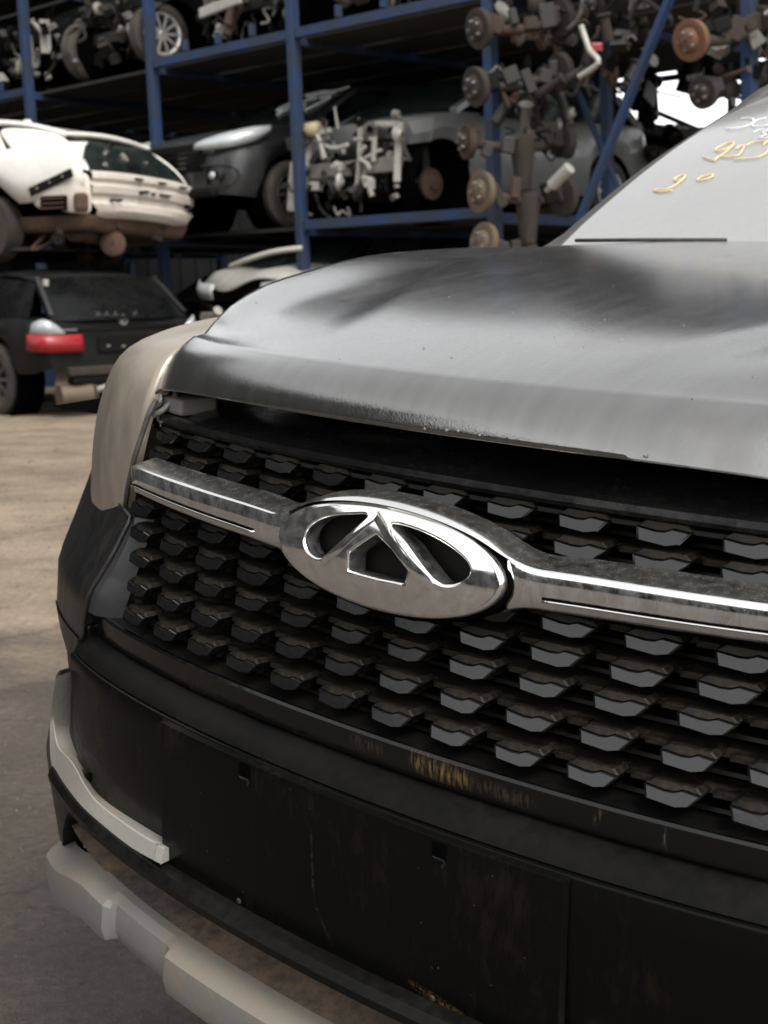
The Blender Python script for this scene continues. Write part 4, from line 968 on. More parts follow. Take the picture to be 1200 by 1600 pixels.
def car_shell(root, S, paint, y0=0., y1=None, wheels=True, glass='green_glass', open_win=False, rim='rim', spokes=10, skip_front=0., wheel_list=None, arch=True):
    y1 = S['L'] if y1 is None else y1
    n = 64; ys = [lerp(y0, y1, i/n) for i in range(n+1)]; rows = []
    zwc = S['rw']
    for y in ys:
        zb = tb(y, S['zb'])
        for yc in S['wh']:
            d = abs(y-yc); ra = S['rw']+.07
            if d < ra: zb = max(zb, zwc+math.sqrt(ra*ra-d*d))
        hw, be, tp = tb(y, S['hw']), tb(y, S['belt']), tb(y, S['top'])
        zb = min(zb, be-.05)
        half = [(hw*.95, zb), (hw, max(zb+.01, min(be-.03, zb+.10))), (hw*1.005, max(zb+.02, lerp(zb, be, .55))), (hw*.985, max(zb+.03, be-.06)), (hw*.94, be), (hw*.86, lerp(be, tp, .7)), (hw*.6, tp), (0, tp+.015)]
        rows.append([Vector((x, y, z)) for x, z in half])
    full = [[Vector((p.x, p.y, p.z)) for p in r] + [Vector((-p.x, p.y, p.z)) for p in reversed(r[:-1])] for r in rows]
    b = MB(); b.grid(full, flip=True)
    m = len(full[0]); 
    b._f(tuple(range(m))); b._f(tuple(reversed(range(n*m, n*m+m))))
    body = b.build('body', paint, root, smooth=True, autosm=35)
    # cabin
    w0, w1 = S['ws']; rf = S['roof']; rb = S['rb']
    hwr = lambda y: tb(y, S['hw'])*.70
    zr = lambda y: tb(y, rf)
    rr = []
    for i in range(13):
        y = lerp(w1, rf[-1][0], i/12); rr.append([(x*hwr(y), y, zr(y)-.05*abs(x)**3) for x in (-1,-.85,-.5,0,.5,.85,1)])
    b = MB(); b.grid(rr); b.build('roof', paint, root, smooth=True, solid=.03)
    bz = lambda y: tb(y, S['belt'])-.005
    if not open_win:
        b = MB(); b.grid([[(x*lerp(tb(w0,S['hw'])*.84, hwr(w1), t), lerp(w0, w1, t)-.10*(1-x*x)*(1-t*.5), lerp(tb(w0,S['top']), zr(w1)-.02, t)+.03*math.sin(math.pi*t)) for x in (-1,-.7,-.35,0,.35,.7,1)] for t in (0,.2,.4,.6,.8,1)]); b.build('windscreen', glass, root, smooth=True)
        ye = rf[-1][0]
        b = MB(); b.grid([[(x*lerp(tb(rb,S['hw'])*.82, hwr(ye), t), lerp(rb, ye, t), lerp(tb(rb,S['top']), zr(ye)-.02, t)) for x in (-1,-.5,0,.5,1)] for t in (0,.5,1)], flip=True); b.build('rear_window', glass, root, smooth=True)
    for s in (-1, 1):
        ye = rf[-1][0]; hb = lambda y: tb(y, S['hw'])*.925
        def edge(t, y): return Vector((s*lerp(hb(y), hwr(y)*.99, t), y, lerp(bz(y), zr(max(y, w1))-.055, t)))
        m_ = lerp(w1, ye, .42)
        for q, (ya, yb_, yc, yd) in enumerate(((w0+.25, m_-.05, m_-.05, w1+.02), (m_+.05, rb-.45, ye-.12, m_+.05))):
            if not open_win:
                b = MB(); b.grid([[edge(0, ya), edge(0, yb_)], [edge(.96, yd), edge(.96, yc)]], flip=(s > 0)); b.build('side_window', glass, root)
        for (p, q) in (((w0, 0), (w1, 1)), ((m_, 0), (m_, 1)), ((rb-.1, 0), (ye, 1))):
            P = edge(0, p[0]) if p[0] != w0 else Vector((s*tb(w0,S['hw'])*.86, w0, tb(w0,S['top'])-.02)); Q = edge(1, q[0])
            b = MB(); b.bar(P, Q, .07, .07); b.build('pillar', paint, root, bevel=.01)
    if wheels:
        for yc in (wheel_list if wheel_list is not None else S['wh']):
            for s in (-1, 1):
                add_wheel(root, (s*(S['W']-.11), yc, zwc), (0, 0, 0 if s < 0 else math.pi), S['rw'], .2, spokes, S['rw']*.66, rim)
    for yc in S['wh']:     # dark wheel housings
        for s in (-1, 1):
            b = MB(); b.lathe([(-.16, S['rw']+.068), (.16, S['rw']+.068), (.16,.01)] if s < 0 else [(.16, S['rw']+.068), (-.16, S['rw']+.068), (-.16,.01)], 24, (s*(S['W']-.19), yc, zwc)); b.build('wheel_housing', 'void', root, smooth=True)
    return body
def clutter(root, n, lo, hi, mats, smin=.03, smax=.14, seed=1, name='engine_part'):
    rnd = random.Random(seed)
    for i in range(n):
        c = Vector([rnd.uniform(lo[k], hi[k]) for k in range(3)]); sz = [rnd.uniform(smin, smax) for _ in range(3)]; k = rnd.random(); b = MB()
        rot = Matrix.Rotation(rnd.uniform(-.6,.6),3,'Y') @ Matrix.Rotation(rnd.uniform(-.5,.5),3,'Z') @ Matrix.Rotation(rnd.uniform(-.5,.5),3,'X')
        if k < .35:
            b.box(c, sz, rot, rnd.uniform(.6, 1)); b.box(c+rot@Vector((0,-sz[1]*.5,sz[2]*.3)), (sz[0]*.5, sz[1]*.5, sz[2]*.4), rot)
            sm = False
        elif k < .6:
            d = rot@Vector((rnd.choice((1,0,0)), 0, rnd.choice((0,1)))); d = d if d.length > 0 else rot@Vector((0,0,1))
            b.tube(c-d*sz[0]*.8, c+d*sz[0]*.8, sz[1]*.35, sz[1]*.28, 14); b.tube(c+d*sz[0]*.8, c+d*sz[0]*.9, sz[1]*.45, None, 14); sm = True
        elif k < .85:
            p = [c]; 
            for _ in range(4): p.append(p[-1]+Vector((rnd.uniform(-1,1), rnd.uniform(-.5,.5), rnd.uniform(-1,1)))*smax*.9)
            b.path(crom(p, 4), rnd.uniform(.008, .022), 7); sm = True
        else:
            b.lathe([(-.03,.01),(-.03,sz[0]*.5),(-.01,sz[0]*.8),(.02,sz[0]*.8),(.03,sz[0]*.4),(.05,.02)], 20, c, rot@Vector((1,.6,0))); sm = True
        b.build(name, rnd.choice(mats), root, smooth=sm, autosm=40 if sm else None)
def strokes3(root, pts_list, m, r=.012):
    for pts in pts_list:
        b = MB(); b.path(crom(pts, 4), r, 5); b.build('marker_stroke', m, root, smooth=True)

# ---- dark SUV nose-out on the first tier
a_r = rack_a(382, 300, -.25)[0]
suv = thing('stored_suv', 'charcoal SUV facing outwards on the rack with one clear headlight visible', 'car', rack_mw(a_r-.95+LEAN*T1, -.40, T1+.0) @ Matrix.Scale(1.1, 4))
car_shell(suv, SUV, 'dark_paint', rim='rim_dark', spokes=10)
for s in (-1, 1):
    pr = [(.40,-.012,.825),(.56,.01,.865),(.74,.11,.915),(.86,.34,.975),(.89,.56,.995)]; lo_ = [(.41,-.03,.800),(.58,-.005,.785),(.78,.10,.79),(.878,.32,.85),(.895,.52,.955)]
    b = MB(); b.grid([[Vector((s*x, y-.03, z)) for x, y, z in crom(q, 4)] for q in (pr, [tuple((Vector(u)+Vector(v))/2+Vector((.02*1,-.02,0))) for u, v in zip(pr, lo_)], lo_)], flip=(s < 0)); hl = b.build('headlamp', 'lamp_clear', suv, smooth=True, solid=.03)
    for q in (.55, .70): 
        b = MB(); b.lathe([(0,.03),(.02,.045),(.03,.02),(.03,.001)], 16, (s*q, .02 if q < .6 else .05, .835), (0,-1,0)); b.build('lamp_bowl', 'alu_pale', hl, smooth=True)
    b = MB(); b.grid([[(s*.50,-.012,.60),(s*.70,.05,.60),(s*.78,.11,.59)],[(s*.52,-.02,.50),(s*.70,.03,.48),(s*.76,.09,.50)],[(s*.50,-.01,.44),(s*.66,.02,.43),(s*.74,.08,.45)]], flip=(s > 0)); b.build('fog_recess', 'black_matt', suv, solid=.04)
    b = MB(); b.lathe([(0,.04),(.02,.03),(.025,.005)], 14, (s*.62,-.03,.52), (0,-1,0)); b.build('fog_lamp', 'lamp_clear', suv, smooth=True)
    b = MB(); b.path(crom([(s*.44,-.02,.62),(s*.62,.0,.625),(s*.80,.10,.60),(s*.82,.14,.50),(s*.74,.06,.42)], 4), .012, 6); b.build('bumper_crease', 'dark_paint', suv, smooth=True)
b = MB()
for k in range(5): b = MB(); b.box((0,-.03+.004*k,.62+.05*k), (.84,.03,.018)); b.build('grille_bar', 'black_gloss', suv)
b = MB(); b.box((0,-.01,.72), (.9,.04,.28)); b.build('grille', 'black_matt', suv, bevel=.02)
b = MB(); b.box((0,-.02,.36), (1.3,.10,.10)); b.build('bumper_lip', 'black_matt', suv, bevel=.03)
def wsp(S, x, t, up_=.02): 
    w0, w1 = S['ws']; return Vector((x, lerp(w0, w1, t)-.10*(1-(x/.7)**2)*(1-t*.5), lerp(tb(w0,S['top']), tb(w1,S['roof'])-.02, t)+.03*math.sin(math.pi*t)+up_))
strokes3(suv, [[wsp(SUV,.12,.62),wsp(SUV,.06,.36),wsp(SUV,.24,.34)],[wsp(SUV,.2,.6),wsp(SUV,.2,.22)],[wsp(SUV,.44,.6),wsp(SUV,.32,.56),wsp(SUV,.30,.34),wsp(SUV,.42,.30),wsp(SUV,.44,.42),wsp(SUV,.37,.43)],[wsp(SUV,.5,.58),wsp(SUV,.66,.58),wsp(SUV,.56,.25)],[wsp(SUV,.1,.78),wsp(SUV,.3,.88),wsp(SUV,.5,.80),wsp(SUV,.64,.92)],[wsp(SUV,.2,.72),wsp(SUV,.4,.76),wsp(SUV,.6,.72)]], 'white_chalk')

# ---- silver wreck without bumper on the first tier
a_w = rack_a(622, 260, -.2)[0]
wr = thing('stripped_silver_hatchback', 'silver hatchback stripped of bumper and hood, engine bay open, on the rack', 'car', rack_mw(a_w-.96+LEAN*T1, -.35, T1+.02) @ Matrix.Scale(1.14, 4))
SH = dict(HATCH); 
car_shell(wr, HATCH, 'grey_paint', y0=.62, wheels=True, wheel_list=(3.25,))
b = MB(); b.box((0,.45,.47), (1.24,.09,.14)); b.build('crash_beam', 'alu', wr, bevel=.015)
for s in (-1, 1):
    b = MB(); b.bar((s*.50,.50,.50),(s*.44,1.1,.52),.09,.12); b.build('chassis_leg', 'alu', wr, bevel=.01)
    b = MB(); b.bar((s*.62,.40,.30),(s*.60,.46,.82),.07,.06); b.bar((s*.62,.44,.80),(s*.30,.46,.84),.05,.05); b.build('lamp_mount', 'alu_pale', wr, bevel=.01)
    b = MB(); b.grid([[(s*.86,.62,.86),(s*.80,.35,.80)],[(s*.86,.60,.74),(s*.82,.40,.70)]]); b.build('fender_tip', 'grey_paint', wr, solid=.01)
    b = MB(); b.lathe([(-.02,.02),(-.02,.14),(.02,.14),(.03,.06),(.06,.05),(.06,.01)], 24, (s*.66,.78,.30), (s,0,0)); b.build('brake_disc', 'rust', wr, smooth=True, autosm=40)
    b = MB(); b.tube((s*.58,.80,.40),(s*.50,.84,.86),.05,.04,14); b.build('strut', 'grease', wr, smooth=True, autosm=40)
b = MB(); b.box((0,.72,.52), (.62,.30,.42)); b.box((.2,.68,.75),(.25,.3,.1)); b.build('engine', 'grease', wr, bevel=.03)
b = MB(); b.box((-.05,.50,.42), (.66,.05,.36)); b.build('radiator', 'black_matt', wr, bevel=.01)
b = MB(); b.lathe([(-.09,.01),(-.08,.07),(.08,.075),(.09,.01)], 18, (-.52,.42,.86), (1,.2,0)); b.build('washer_tank', 'cream', wr, smooth=True)
b = MB(); b.path(crom([(-.40,.38,.80),(-.30,.36,.70),(-.15,.38,.66),(0,.4,.68)], 5), .022, 8); b.build('hose', 'alu_pale', wr, smooth=True)
b = MB()
for p, q in (((.12,.38,.28),(.16,.38,.52)), ((.16,.38,.52),(.16,.40,.90)), ((.16,.38,.52),(.42,.40,.60)), ((.10,.38,.72),(.34,.40,.70)), ((.34,.38,.50),(.34,.40,.72))): b.bar(p, q, .045, .03)
b.build('radiator_support', 'alu_pale', wr, bevel=.006)
b = MB(); b.box((-.66,.34,.34), (.16,.10,.46), Matrix.Rotation(.15,3,'Y')); b.box((-.60,.30,.62),(.06,.05,.3)); b.build('bumper_bracket', 'alu_pale', wr, bevel=.02)
clutter(wr, 64, (-.74,.30,.24), (.74,.62,.92), ['alu','alu_pale','grease','black_matt','grease','alu','black_satin'], .03, .12, 5)
clutter(wr, 10, (-.7,.28,.12), (.7,.5,.3), ['grease','black_matt','alu'], .03, .09, 8)

# ---- wreck on the second tier, wheel at its corner
a_t = rack_a(205, 66, -.15)[0]
tw = thing('stripped_dark_pickup', 'dark stripped car on the upper tier with a ten spoke alloy wheel at its corner', 'car', rack_mw(a_t-.72+LEAN*T2, -.30, T2+.05))
car_shell(tw, SUV, 'black_paint', y0=.7, wheels=False)
add_wheel(tw, (.74,.62,.36), (0,0,math.pi-.15), .36, .22, 10, .25, 'rim'); add_wheel(tw, (-.80,.62,.36), (0,0,.1), .36, .22, 10, .25, 'rim_dark')
b = MB(); b.box((0,.6,.45), (1.3,.10,.14)); b.build('crash_beam', 'grease', tw, bevel=.015)
b = MB(); b.box((0,.9,.62), (.7,.4,.42)); b.build('engine', 'grease', tw, bevel=.03)
clutter(tw, 60, (-.85,.30,.12), (.55,.75,.95), ['grease','black_matt','alu','grease','black_satin','rust_dark'], .04, .16, 21)
a_t2 = rack_a(60, 60, -.1)[0]
tw2 = thing('stripped_engine_bay', 'stripped dark car with pale brackets at the top left of the rack', 'car', rack_mw(a_t2-.9+LEAN*T2, -.2, T2+.05))
car_shell(tw2, HATCH, 'black_paint', y0=.7, wheels=False)
b = MB(); b.box((0,.62,.45), (1.2,.10,.14)); b.build('crash_beam', 'alu', tw2, bevel=.015)
b = MB(); b.bar((.30,.40,.30),(.26,.42,.72),.10,.05); b.bar((.70,.40,.42),(.66,.42,.86),.14,.06); b.build('lamp_mount', 'alu', tw2, bevel=.01)
clutter(tw2, 46, (-.75,.30,.12), (.80,.7,.92), ['grease','black_matt','alu','alu_pale','grease','black_satin'], .04, .15, 22)
# ---- upper tier, middle bays: undersides and clutter
for k, (px, lab, sd_) in enumerate(((370, 'dark car on the upper tier above the charcoal SUV, pale sill plate', 31), (610, 'dark stripped car on the upper tier above the silver hatchback', 32))):
    a_u = rack_a(px, 40, -.1)[0]
    u = thing('stripped_upper_car', lab, 'car', rack_mw(a_u+LEAN*T2, -.15, T2+.08))
    car_shell(u, HATCH if k else SUV, 'black_paint', y0=.6, wheels=(k == 0), wheel_list=(3.45,))
    b = MB(); b.box((0,.5,.42), (1.3,.1,.14)); b.build('crash_beam', 'grease', u, bevel=.015)
    b = MB(); b.box((-.35,.2,.40 if k == 0 else .3), (.75,.05,.12), Matrix.Rotation(-.08,3,'Y')); b.build('sill_plate', 'alu_pale' if k == 0 else 'grease', u, bevel=.02)
    clutter(u, 44, (-.8,.2,.1), (.8,.6,.7), ['grease','black_matt','rust_dark','alu','black_satin','brown_dirt'], .05, .18, sd_)
# ---- third tier: unseen dark cars added above for the hood to reflect
for k, lab in enumerate(('unseen dark hatchback added on the topmost tier, leftmost of six', 'unseen dark SUV added on the topmost tier above the charcoal SUV', 'unseen grey hatchback added on the topmost tier above the stripped silver one', 'unseen black SUV added on the topmost tier above the axle stack', 'unseen dark hatchback added on the topmost tier, second from the right end', 'unseen black SUV added at the right end of the topmost tier')):
    u = thing('unseen_top_car', lab, 'car', rack_mw(posts[2]+k*2.7+1.3+LEAN*T3, -.1, T3+.06), 'unseen cars added on the topmost tier')
    car_shell(u, SUV if k % 2 else HATCH, ('black_paint','dark_paint','grey_paint','black_paint','dark_paint','black_paint')[k], wheels=True, rim='rim_dark')
# ---- ground tier
gw = thing('crushed_front_car', 'crushed pale car front with chrome strip on the ground under the rack', 'car', rack_mw(rack_a(400, 450, -.6)[0]-.35, -.75, .50, .12))
car_shell(gw, HATCH, 'black_paint', y0=.55, wheels=False)
b = MB(); b.grid([[(x, .25+.25*(x/.85)**2, .80+.05*math.sin(x*6)+.05*(x/.85)) for x in xs_range(-.85,.85,24)],[(x, .5+.2*(x/.85)**2, .93+.03*math.sin(x*7)) for x in xs_range(-.85,.85,24)],[(x, 1.0, 1.0+.02*math.sin(x*5)) for x in xs_range(-.85,.85,24)]]); b.build('hood', 'alu_pale', gw, smooth=True, solid=.02)
for s in (-1, 1):
    b = MB(); b.grid([[Vector((s*x, y, z)) for x, y, z in crom(q, 4)] for q in ([(.35,.22,.80),(.6,.26,.82),(.80,.45,.86)], [(.36,.18,.72),(.6,.22,.73),(.82,.42,.78)], [(.38,.22,.64),(.6,.26,.66),(.80,.45,.72)])], flip=(s < 0)); b.build('headlamp', 'lamp_clear', gw, smooth=True, solid=.02)
b = MB(); b.box((0,.35,.44), (1.4,.1,.12)); b.build('crash_beam', 'alu_pale', gw, bevel=.02)
clutter(gw, 34, (-.75,.2,.15), (.75,.6,.76), ['grease','black_matt','alu','alu_pale','black_satin'], .04, .14, 41)
b = MB(); b.path(crom([(.1,.0,.98),(.4,-.03,1.05),(.7,.05,1.12),(.95,.2,1.15)], 5), .03, 8); b.build('loose_trim', 'alu_pale', gw, smooth=True)
pt = thing('pallet_stack', 'dark stack of pallets under the crushed pale car', 'pallets', rack_mw(rack_a(400, 450, -.6)[0]-.35, .3, 0, .12))
for k in range(4):
    b = MB(); b.box((0,0,.06+.125*k), (1.3,1.6,.03)); b.build('board', 'black_matt', pt)
    for x in (-.6,0,.6): b = MB(); b.box((x,0,.005+.125*k+.02), (.1,1.6,.07)); b.build('runner', 'black_matt', pt)
g2 = thing('dark_ground_car', 'dark car shell on the ground under the silver hatchback', 'car', rack_mw(rack_a(610, 400, -.2)[0], -.2, 0))
car_shell(g2, HATCH, 'black_paint', rim='rim_dark'); clutter(g2, 14, (-.7,.0,.9), (.7,.5,1.1), ['grease','rust_dark','alu','black_matt'], .05, .18, 43)
g3 = thing('dark_ground_wagon', 'dark car shell on the ground behind the tailgate of the black SUV', 'car', rack_mw(P1a-1.2, .3, 0))
car_shell(g3, SUV, 'black_paint', rim='rim_dark')

# ---- loose scrap on decks (fills the dark between the cars)
for k, (a0, a1, z, seed, lab) in enumerate(((P1a+.2, -.2, T1+.05, 61, 'heap of dark scrap parts behind the charcoal SUV'), (.2, P3a-.2, T1+.05, 62, 'heap of dark scrap parts behind the silver hatchback'))):
    h = thing('scrap_heap', lab, 'scrap', rack_mw((a0+a1)/2, 4.4, z))
    clutter(h, 26, (-1.2,-.4,.1), (1.2,.4,1.7), ['black_matt','grease','black_satin','rust_dark'], .1, .4, seed, 'scrap_part')

# ---- white body shell, tail towards us
wsx = WP(228, 330, 12.6)
def face_dir(vpx):   # horizontal direction towards a vanishing point on the horizon, photo x
    hy = 498-.02*(vpx+1614); d = wdir(vpx, hy); d.z = 0; return d.normalized()
wx = face_dir(1850); wy = Vector((-wx.y, wx.x, 0))
mwm = Matrix((wx, wy, Vector((0,0,1)))).transposed()
def obj_mw(loc, rx=0, ry=0, X=wx, Y=wy): 
    m = (Matrix((X, Y, Vector((0,0,1)))).transposed() @ Matrix.Rotation(rx,3,'X') @ Matrix.Rotation(ry,3,'Y')).to_4x4(); m.translation = loc; return m
wsx = WP(233, 342, 15.0)
wsh = thing('white_body_shell', 'white stripped car body shell with rusty tail resting high on the left', 'car', obj_mw(wsx, 0, R(2.2)) @ Matrix.Scale(1.19, 4))
xr = xs_range(-.70, .74, 15)
prof = [(-.03,.06),(.0,.02),(.03,.0),(.085,.0),(.10,.028),(.15,.034),(.17,.0),(.235,-.012),(.25,.014),(.275,.018),(.295,-.012),(.345,-.006),(.36,.03),(.365,.10)]
b = MB(); b.grid([[(x*(.80 if z < 0 else .90 if z < .05 else 1)+(.02), y+.06*(x/.74)**4+.02, z+.02*(1-(x/.74)**2)) for x in xr] for z, y in prof], flip=True); rp = b.build('rear_panel', 'white_rusty', wsh, smooth=True, autosm=30, bevel=.004)
for (x, z, w_, h_) in ((-.48,.115,.035,.02),(-.40,.118,.025,.02),(-.12,.20,.03,.03),(-.05,.215,.06,.018),(.05,.20,.03,.02),(.22,.205,.14,.014),(.60,.15,.04,.03),(.66,.12,.03,.03),(-.15,.315,.10,.014),(.18,.312,.10,.014),(.50,.31,.10,.014)):
    b = MB(); b.box((x+.02, .012+.06*(x/.74)**4, z+.02*(1-(x/.74)**2)), (w_, .05, h_)); b.build('panel_hole', 'void', rp)
# left tail corner: rusty lamp housing with vent
b = MB(); b.grid([[(-.68,.07,-.02),(-.76,.16,-.01),(-.80,.40,.03),(-.81,.62,.05)],[(-.69,.06,.10),(-.78,.14,.11),(-.82,.40,.13),(-.83,.62,.14)],[(-.69,.06,.22),(-.79,.14,.24),(-.83,.40,.24),(-.84,.62,.24)],[(-.68,.08,.34),(-.77,.17,.37),(-.82,.42,.37),(-.84,.62,.36)]], flip=True); tc_ = b.build('tail_corner', 'white_rusty', wsh, smooth=True, subsurf=2, solid=.02)
b = MB(); b.box((-.835,.36,.085), (.04,.26,.13), Matrix.Rotation(R(8),3,'Z')); b.build('vent', 'void', wsh, bevel=.01)
b = MB()
for k in range(3): b = MB(); b.box((-.853,.36,.045+.04*k), (.03,.25,.010), Matrix.Rotation(R(8),3,'Z')); b.build('vent_slat', 'rust', wsh)
b = MB(); b.box((-.75,.13,.09), (.12,.10,.16), Matrix.Rotation(R(-40),3,'Z')); b.build('rust_patch', 'rust', wsh, bevel=.03)
# quarter panel, wheel arch, side
b = MB(); rws = []
for i in range(30):
    y = lerp(.10, 3.2, i/29); za = .10
    d = abs(y-1.15)
    if d < .42: za = max(za, -.12+math.sqrt(.42**2-d*d))
    zb2 = interp(y, [.1,.5,.9,3.2], [.58,.60,.56,.50]); sw = interp(y, [.1,.3,.7,3.2],[-.74,-.80,-.85,-.86])
    rws.append([(sw+.01, y, za+.10*sstep(.7,.2,y)), (sw-.02, y, lerp(za, zb2, .4)), (sw-.02, y, lerp(za, zb2, .75)), (sw+.015, y, zb2-.01), (sw+.06, y, zb2+.02)])
b.grid(rws, flip=False); b.build('quarter_panel', 'white_paint', wsh, smooth=True, autosm=50, solid=.02)
b = MB(); b.bar((-.845,.62,.19), (-.82,.16,.335), .02, .075); b.build('bumper_rail', 'black_matt', wsh, bevel=.006)
for t in (.2,.5,.8):
    p = Vector((-.845,.62,.19)).lerp(Vector((-.82,.16,.335)), t)+Vector((-.012,0,0)); b = MB(); b.tube(p, p+Vector((-.008,0,0)), .012, None, 8); b.build('rail_clip', 'alu', wsh)
# tail pillar with lamp hole
b = MB(); b.grid([[(-.68,.06,.34),(-.72,.14,.38),(-.80,.50,.44),(-.83,.75,.48)],[(-.64,.16,.46),(-.69,.24,.50),(-.79,.55,.54),(-.81,.85,.56)],[(-.59,.30,.58),(-.655,.38,.62),(-.75,.65,.66),(-.765,1.0,.68)],[(-.555,.48,.69),(-.61,.56,.73),(-.69,.78,.77),(-.70,1.15,.80)]], flip=True); b.build('tail_pillar', 'white_paint', wsh, smooth=True, subsurf=2, solid=.015)
b = MB(); b.lathe([(.0,.001),(.0,.055),(.012,.062)], 18, (-.735,.20,.415), (-.75,-.66,0)); o = b.build('lamp_hole', 'silver_dark', wsh, smooth=True)
b = MB(); b.box((-.715,.30,.545), (.03,.05,.05), Matrix.Rotation(R(40),3,'Z')); b.build('lamp_socket', 'void', wsh, bevel=.008)
# roof, far pillar, parcel opening
b = MB(); rws = []
for y, z, hw_ in ((.46,.700,.55),(.56,.735,.57),(.8,.79,.60),(1.2,.845,.62),(1.8,.885,.63),(2.5,.885,.63),(3.1,.84,.62)):
    rws.append([(x*hw_, y+.0*x, z+.035*(1-x*x)) for x in xs_range(-1, 1, 11)])
b.grid(rws); b.build('roof', 'roof_grey', wsh, smooth=True, solid=.02) if 'roof_grey' in M else None
if 'roof_grey' not in M:
    M['roof_grey'] = mat('roof_dusty', (.17,.165,.15), .4, 0, dust=(.1,.085,.065), dust_amt=.5, dust_scale=3); b.build('roof', 'roof_grey', wsh, smooth=True, solid=.02)
for s in (-1, 1):
    b = MB(); b.path(crom([(s*.56,.44,.70),(s*.61,.8,.79),(s*.63,1.2,.845),(s*.64,1.8,.885),(s*.63,3.1,.84)], 5), .028, 8); b.build('roof_rail', 'white_paint', wsh, smooth=True)
b = MB(); b.path(crom([(-.57,.46,.70),(-.3,.43,.725),(0,.42,.735),(.3,.43,.725),(.57,.46,.70)], 5), .024, 8); b.build('roof_edge', 'white_paint', wsh, smooth=True)
b = MB(); b.grid([[(.70,.06,.34),(.78,.14,.36)],[(.68,.18,.50),(.75,.26,.53)],[(.62,.34,.62),(.68,.42,.66)],[(.555,.46,.70),(.62,.56,.73)]]); b.build('far_pillar', 'white_paint', wsh, smooth=True, solid=.03, subsurf=1)
b = MB(); b.box((-.1,1.35,.36), (1.2,1.9,.5)); b.build('cabin_shade', 'void', wsh)  # black box put in as the shade inside the cabin
b = MB(); b.grid([[(-.60,.14,.355),(.62,.14,.355)],[(-.60,.40,.36),(.62,.40,.36)]]); b.build('parcel_shelf', 'black_matt', wsh)
clutter(wsh, 12, (-.5,.2,.40), (.45,.4,.58), ['black_matt','grease','black_satin','silver_dark'], .03, .09, 71, 'cabin_scrap')
b = MB(); b.box((-.18,1.25,.90), (.05,.14,.07), None, .5); b.build('antenna_fin', 'white_paint', wsh, bevel=.01)
b = MB(); b.bar((-.66,1.2,.80),(-.80,.95,.55),.05,.05); b.build('door_pillar', 'white_paint', wsh, bevel=.01)
b = MB(); b.grid([[(-.80,1.0,.54),(-.80,2.2,.52)],[(-.67,1.25,.80),(-.66,2.1,.84)]]); b.build('side_window', 'green_glass', wsh)
b = MB(); b.grid([[(x*1.0, .45-.02*(1-x*x), .695) for x in xs_range(-.56,.56,9)], [(x*1.08, .28, .55) for x in xs_range(-.56,.56,9)], [(x*1.16, .13, .372) for x in xs_range(-.56,.56,9)]]); b.build('rear_window', 'green_glass', wsh, smooth=True)
# dirty underside hanging below
b = MB(); b.box((0,1.3,-.07), (1.4,2.3,.14), None, 1.05); b.build('underfloor', 'brown_dirt', wsh, bevel=.04)
b = MB(); b.tube((-.8,1.15,-.12),(.8,1.15,-.12),.06,None,14); b.lathe([(-.04,.05),(-.03,.17),(.03,.17),(.04,.05)],20,(-.72,1.15,-.12)); b.build('rear_axle', 'brown_dirt', wsh, smooth=True, autosm=40)
b = MB(); b.lathe([(-.25,.03),(-.22,.12),(.22,.12),(.25,.03)], 18, (-.35,.42,-.10), (1,.2,0)); b.build('muffler', 'brown_dirt', wsh, smooth=True, autosm=40)
b = MB(); b.lathe([(-.1,.02),(-.1,.30),(.1,.30),(.1,.02)], 24, (-.78,1.15,-.10)); b.build('wheel_remains', 'rust_dark', wsh, smooth=True, autosm=40)
clutter(wsh, 24, (-.75,.1,-.30), (.6,1.6,-.02), ['brown_dirt','rust_dark','black_matt','brown_dirt'], .06, .2, 72, 'hanging_part')
# its trestle: dark beams down to the ground
tr = thing('steel_trestle', 'dark steel trestle holding up the white body shell', 'trestle', obj_mw(Vector((wsx.x, wsx.y, 0))))
zt_ = wsx.z-.42
for (x, y) in ((-.5,1.6),(.7,1.6),(-.5,3.0),(.7,3.0)): b = MB(); b.bar((x,y,0),(x,y,zt_),.1,.1); b.build('leg', 'black_matt', tr)
for y in (1.6,3.0): b = MB(); b.bar((-.9,y,zt_+.05),(.9,y,zt_+.05),.1,.1); b.build('beam', 'black_matt', tr)
b = MB(); b.box((0,2.1,zt_+.12),(1.9,2.4,.03)); b.build('deck_plate', 'deck', tr)

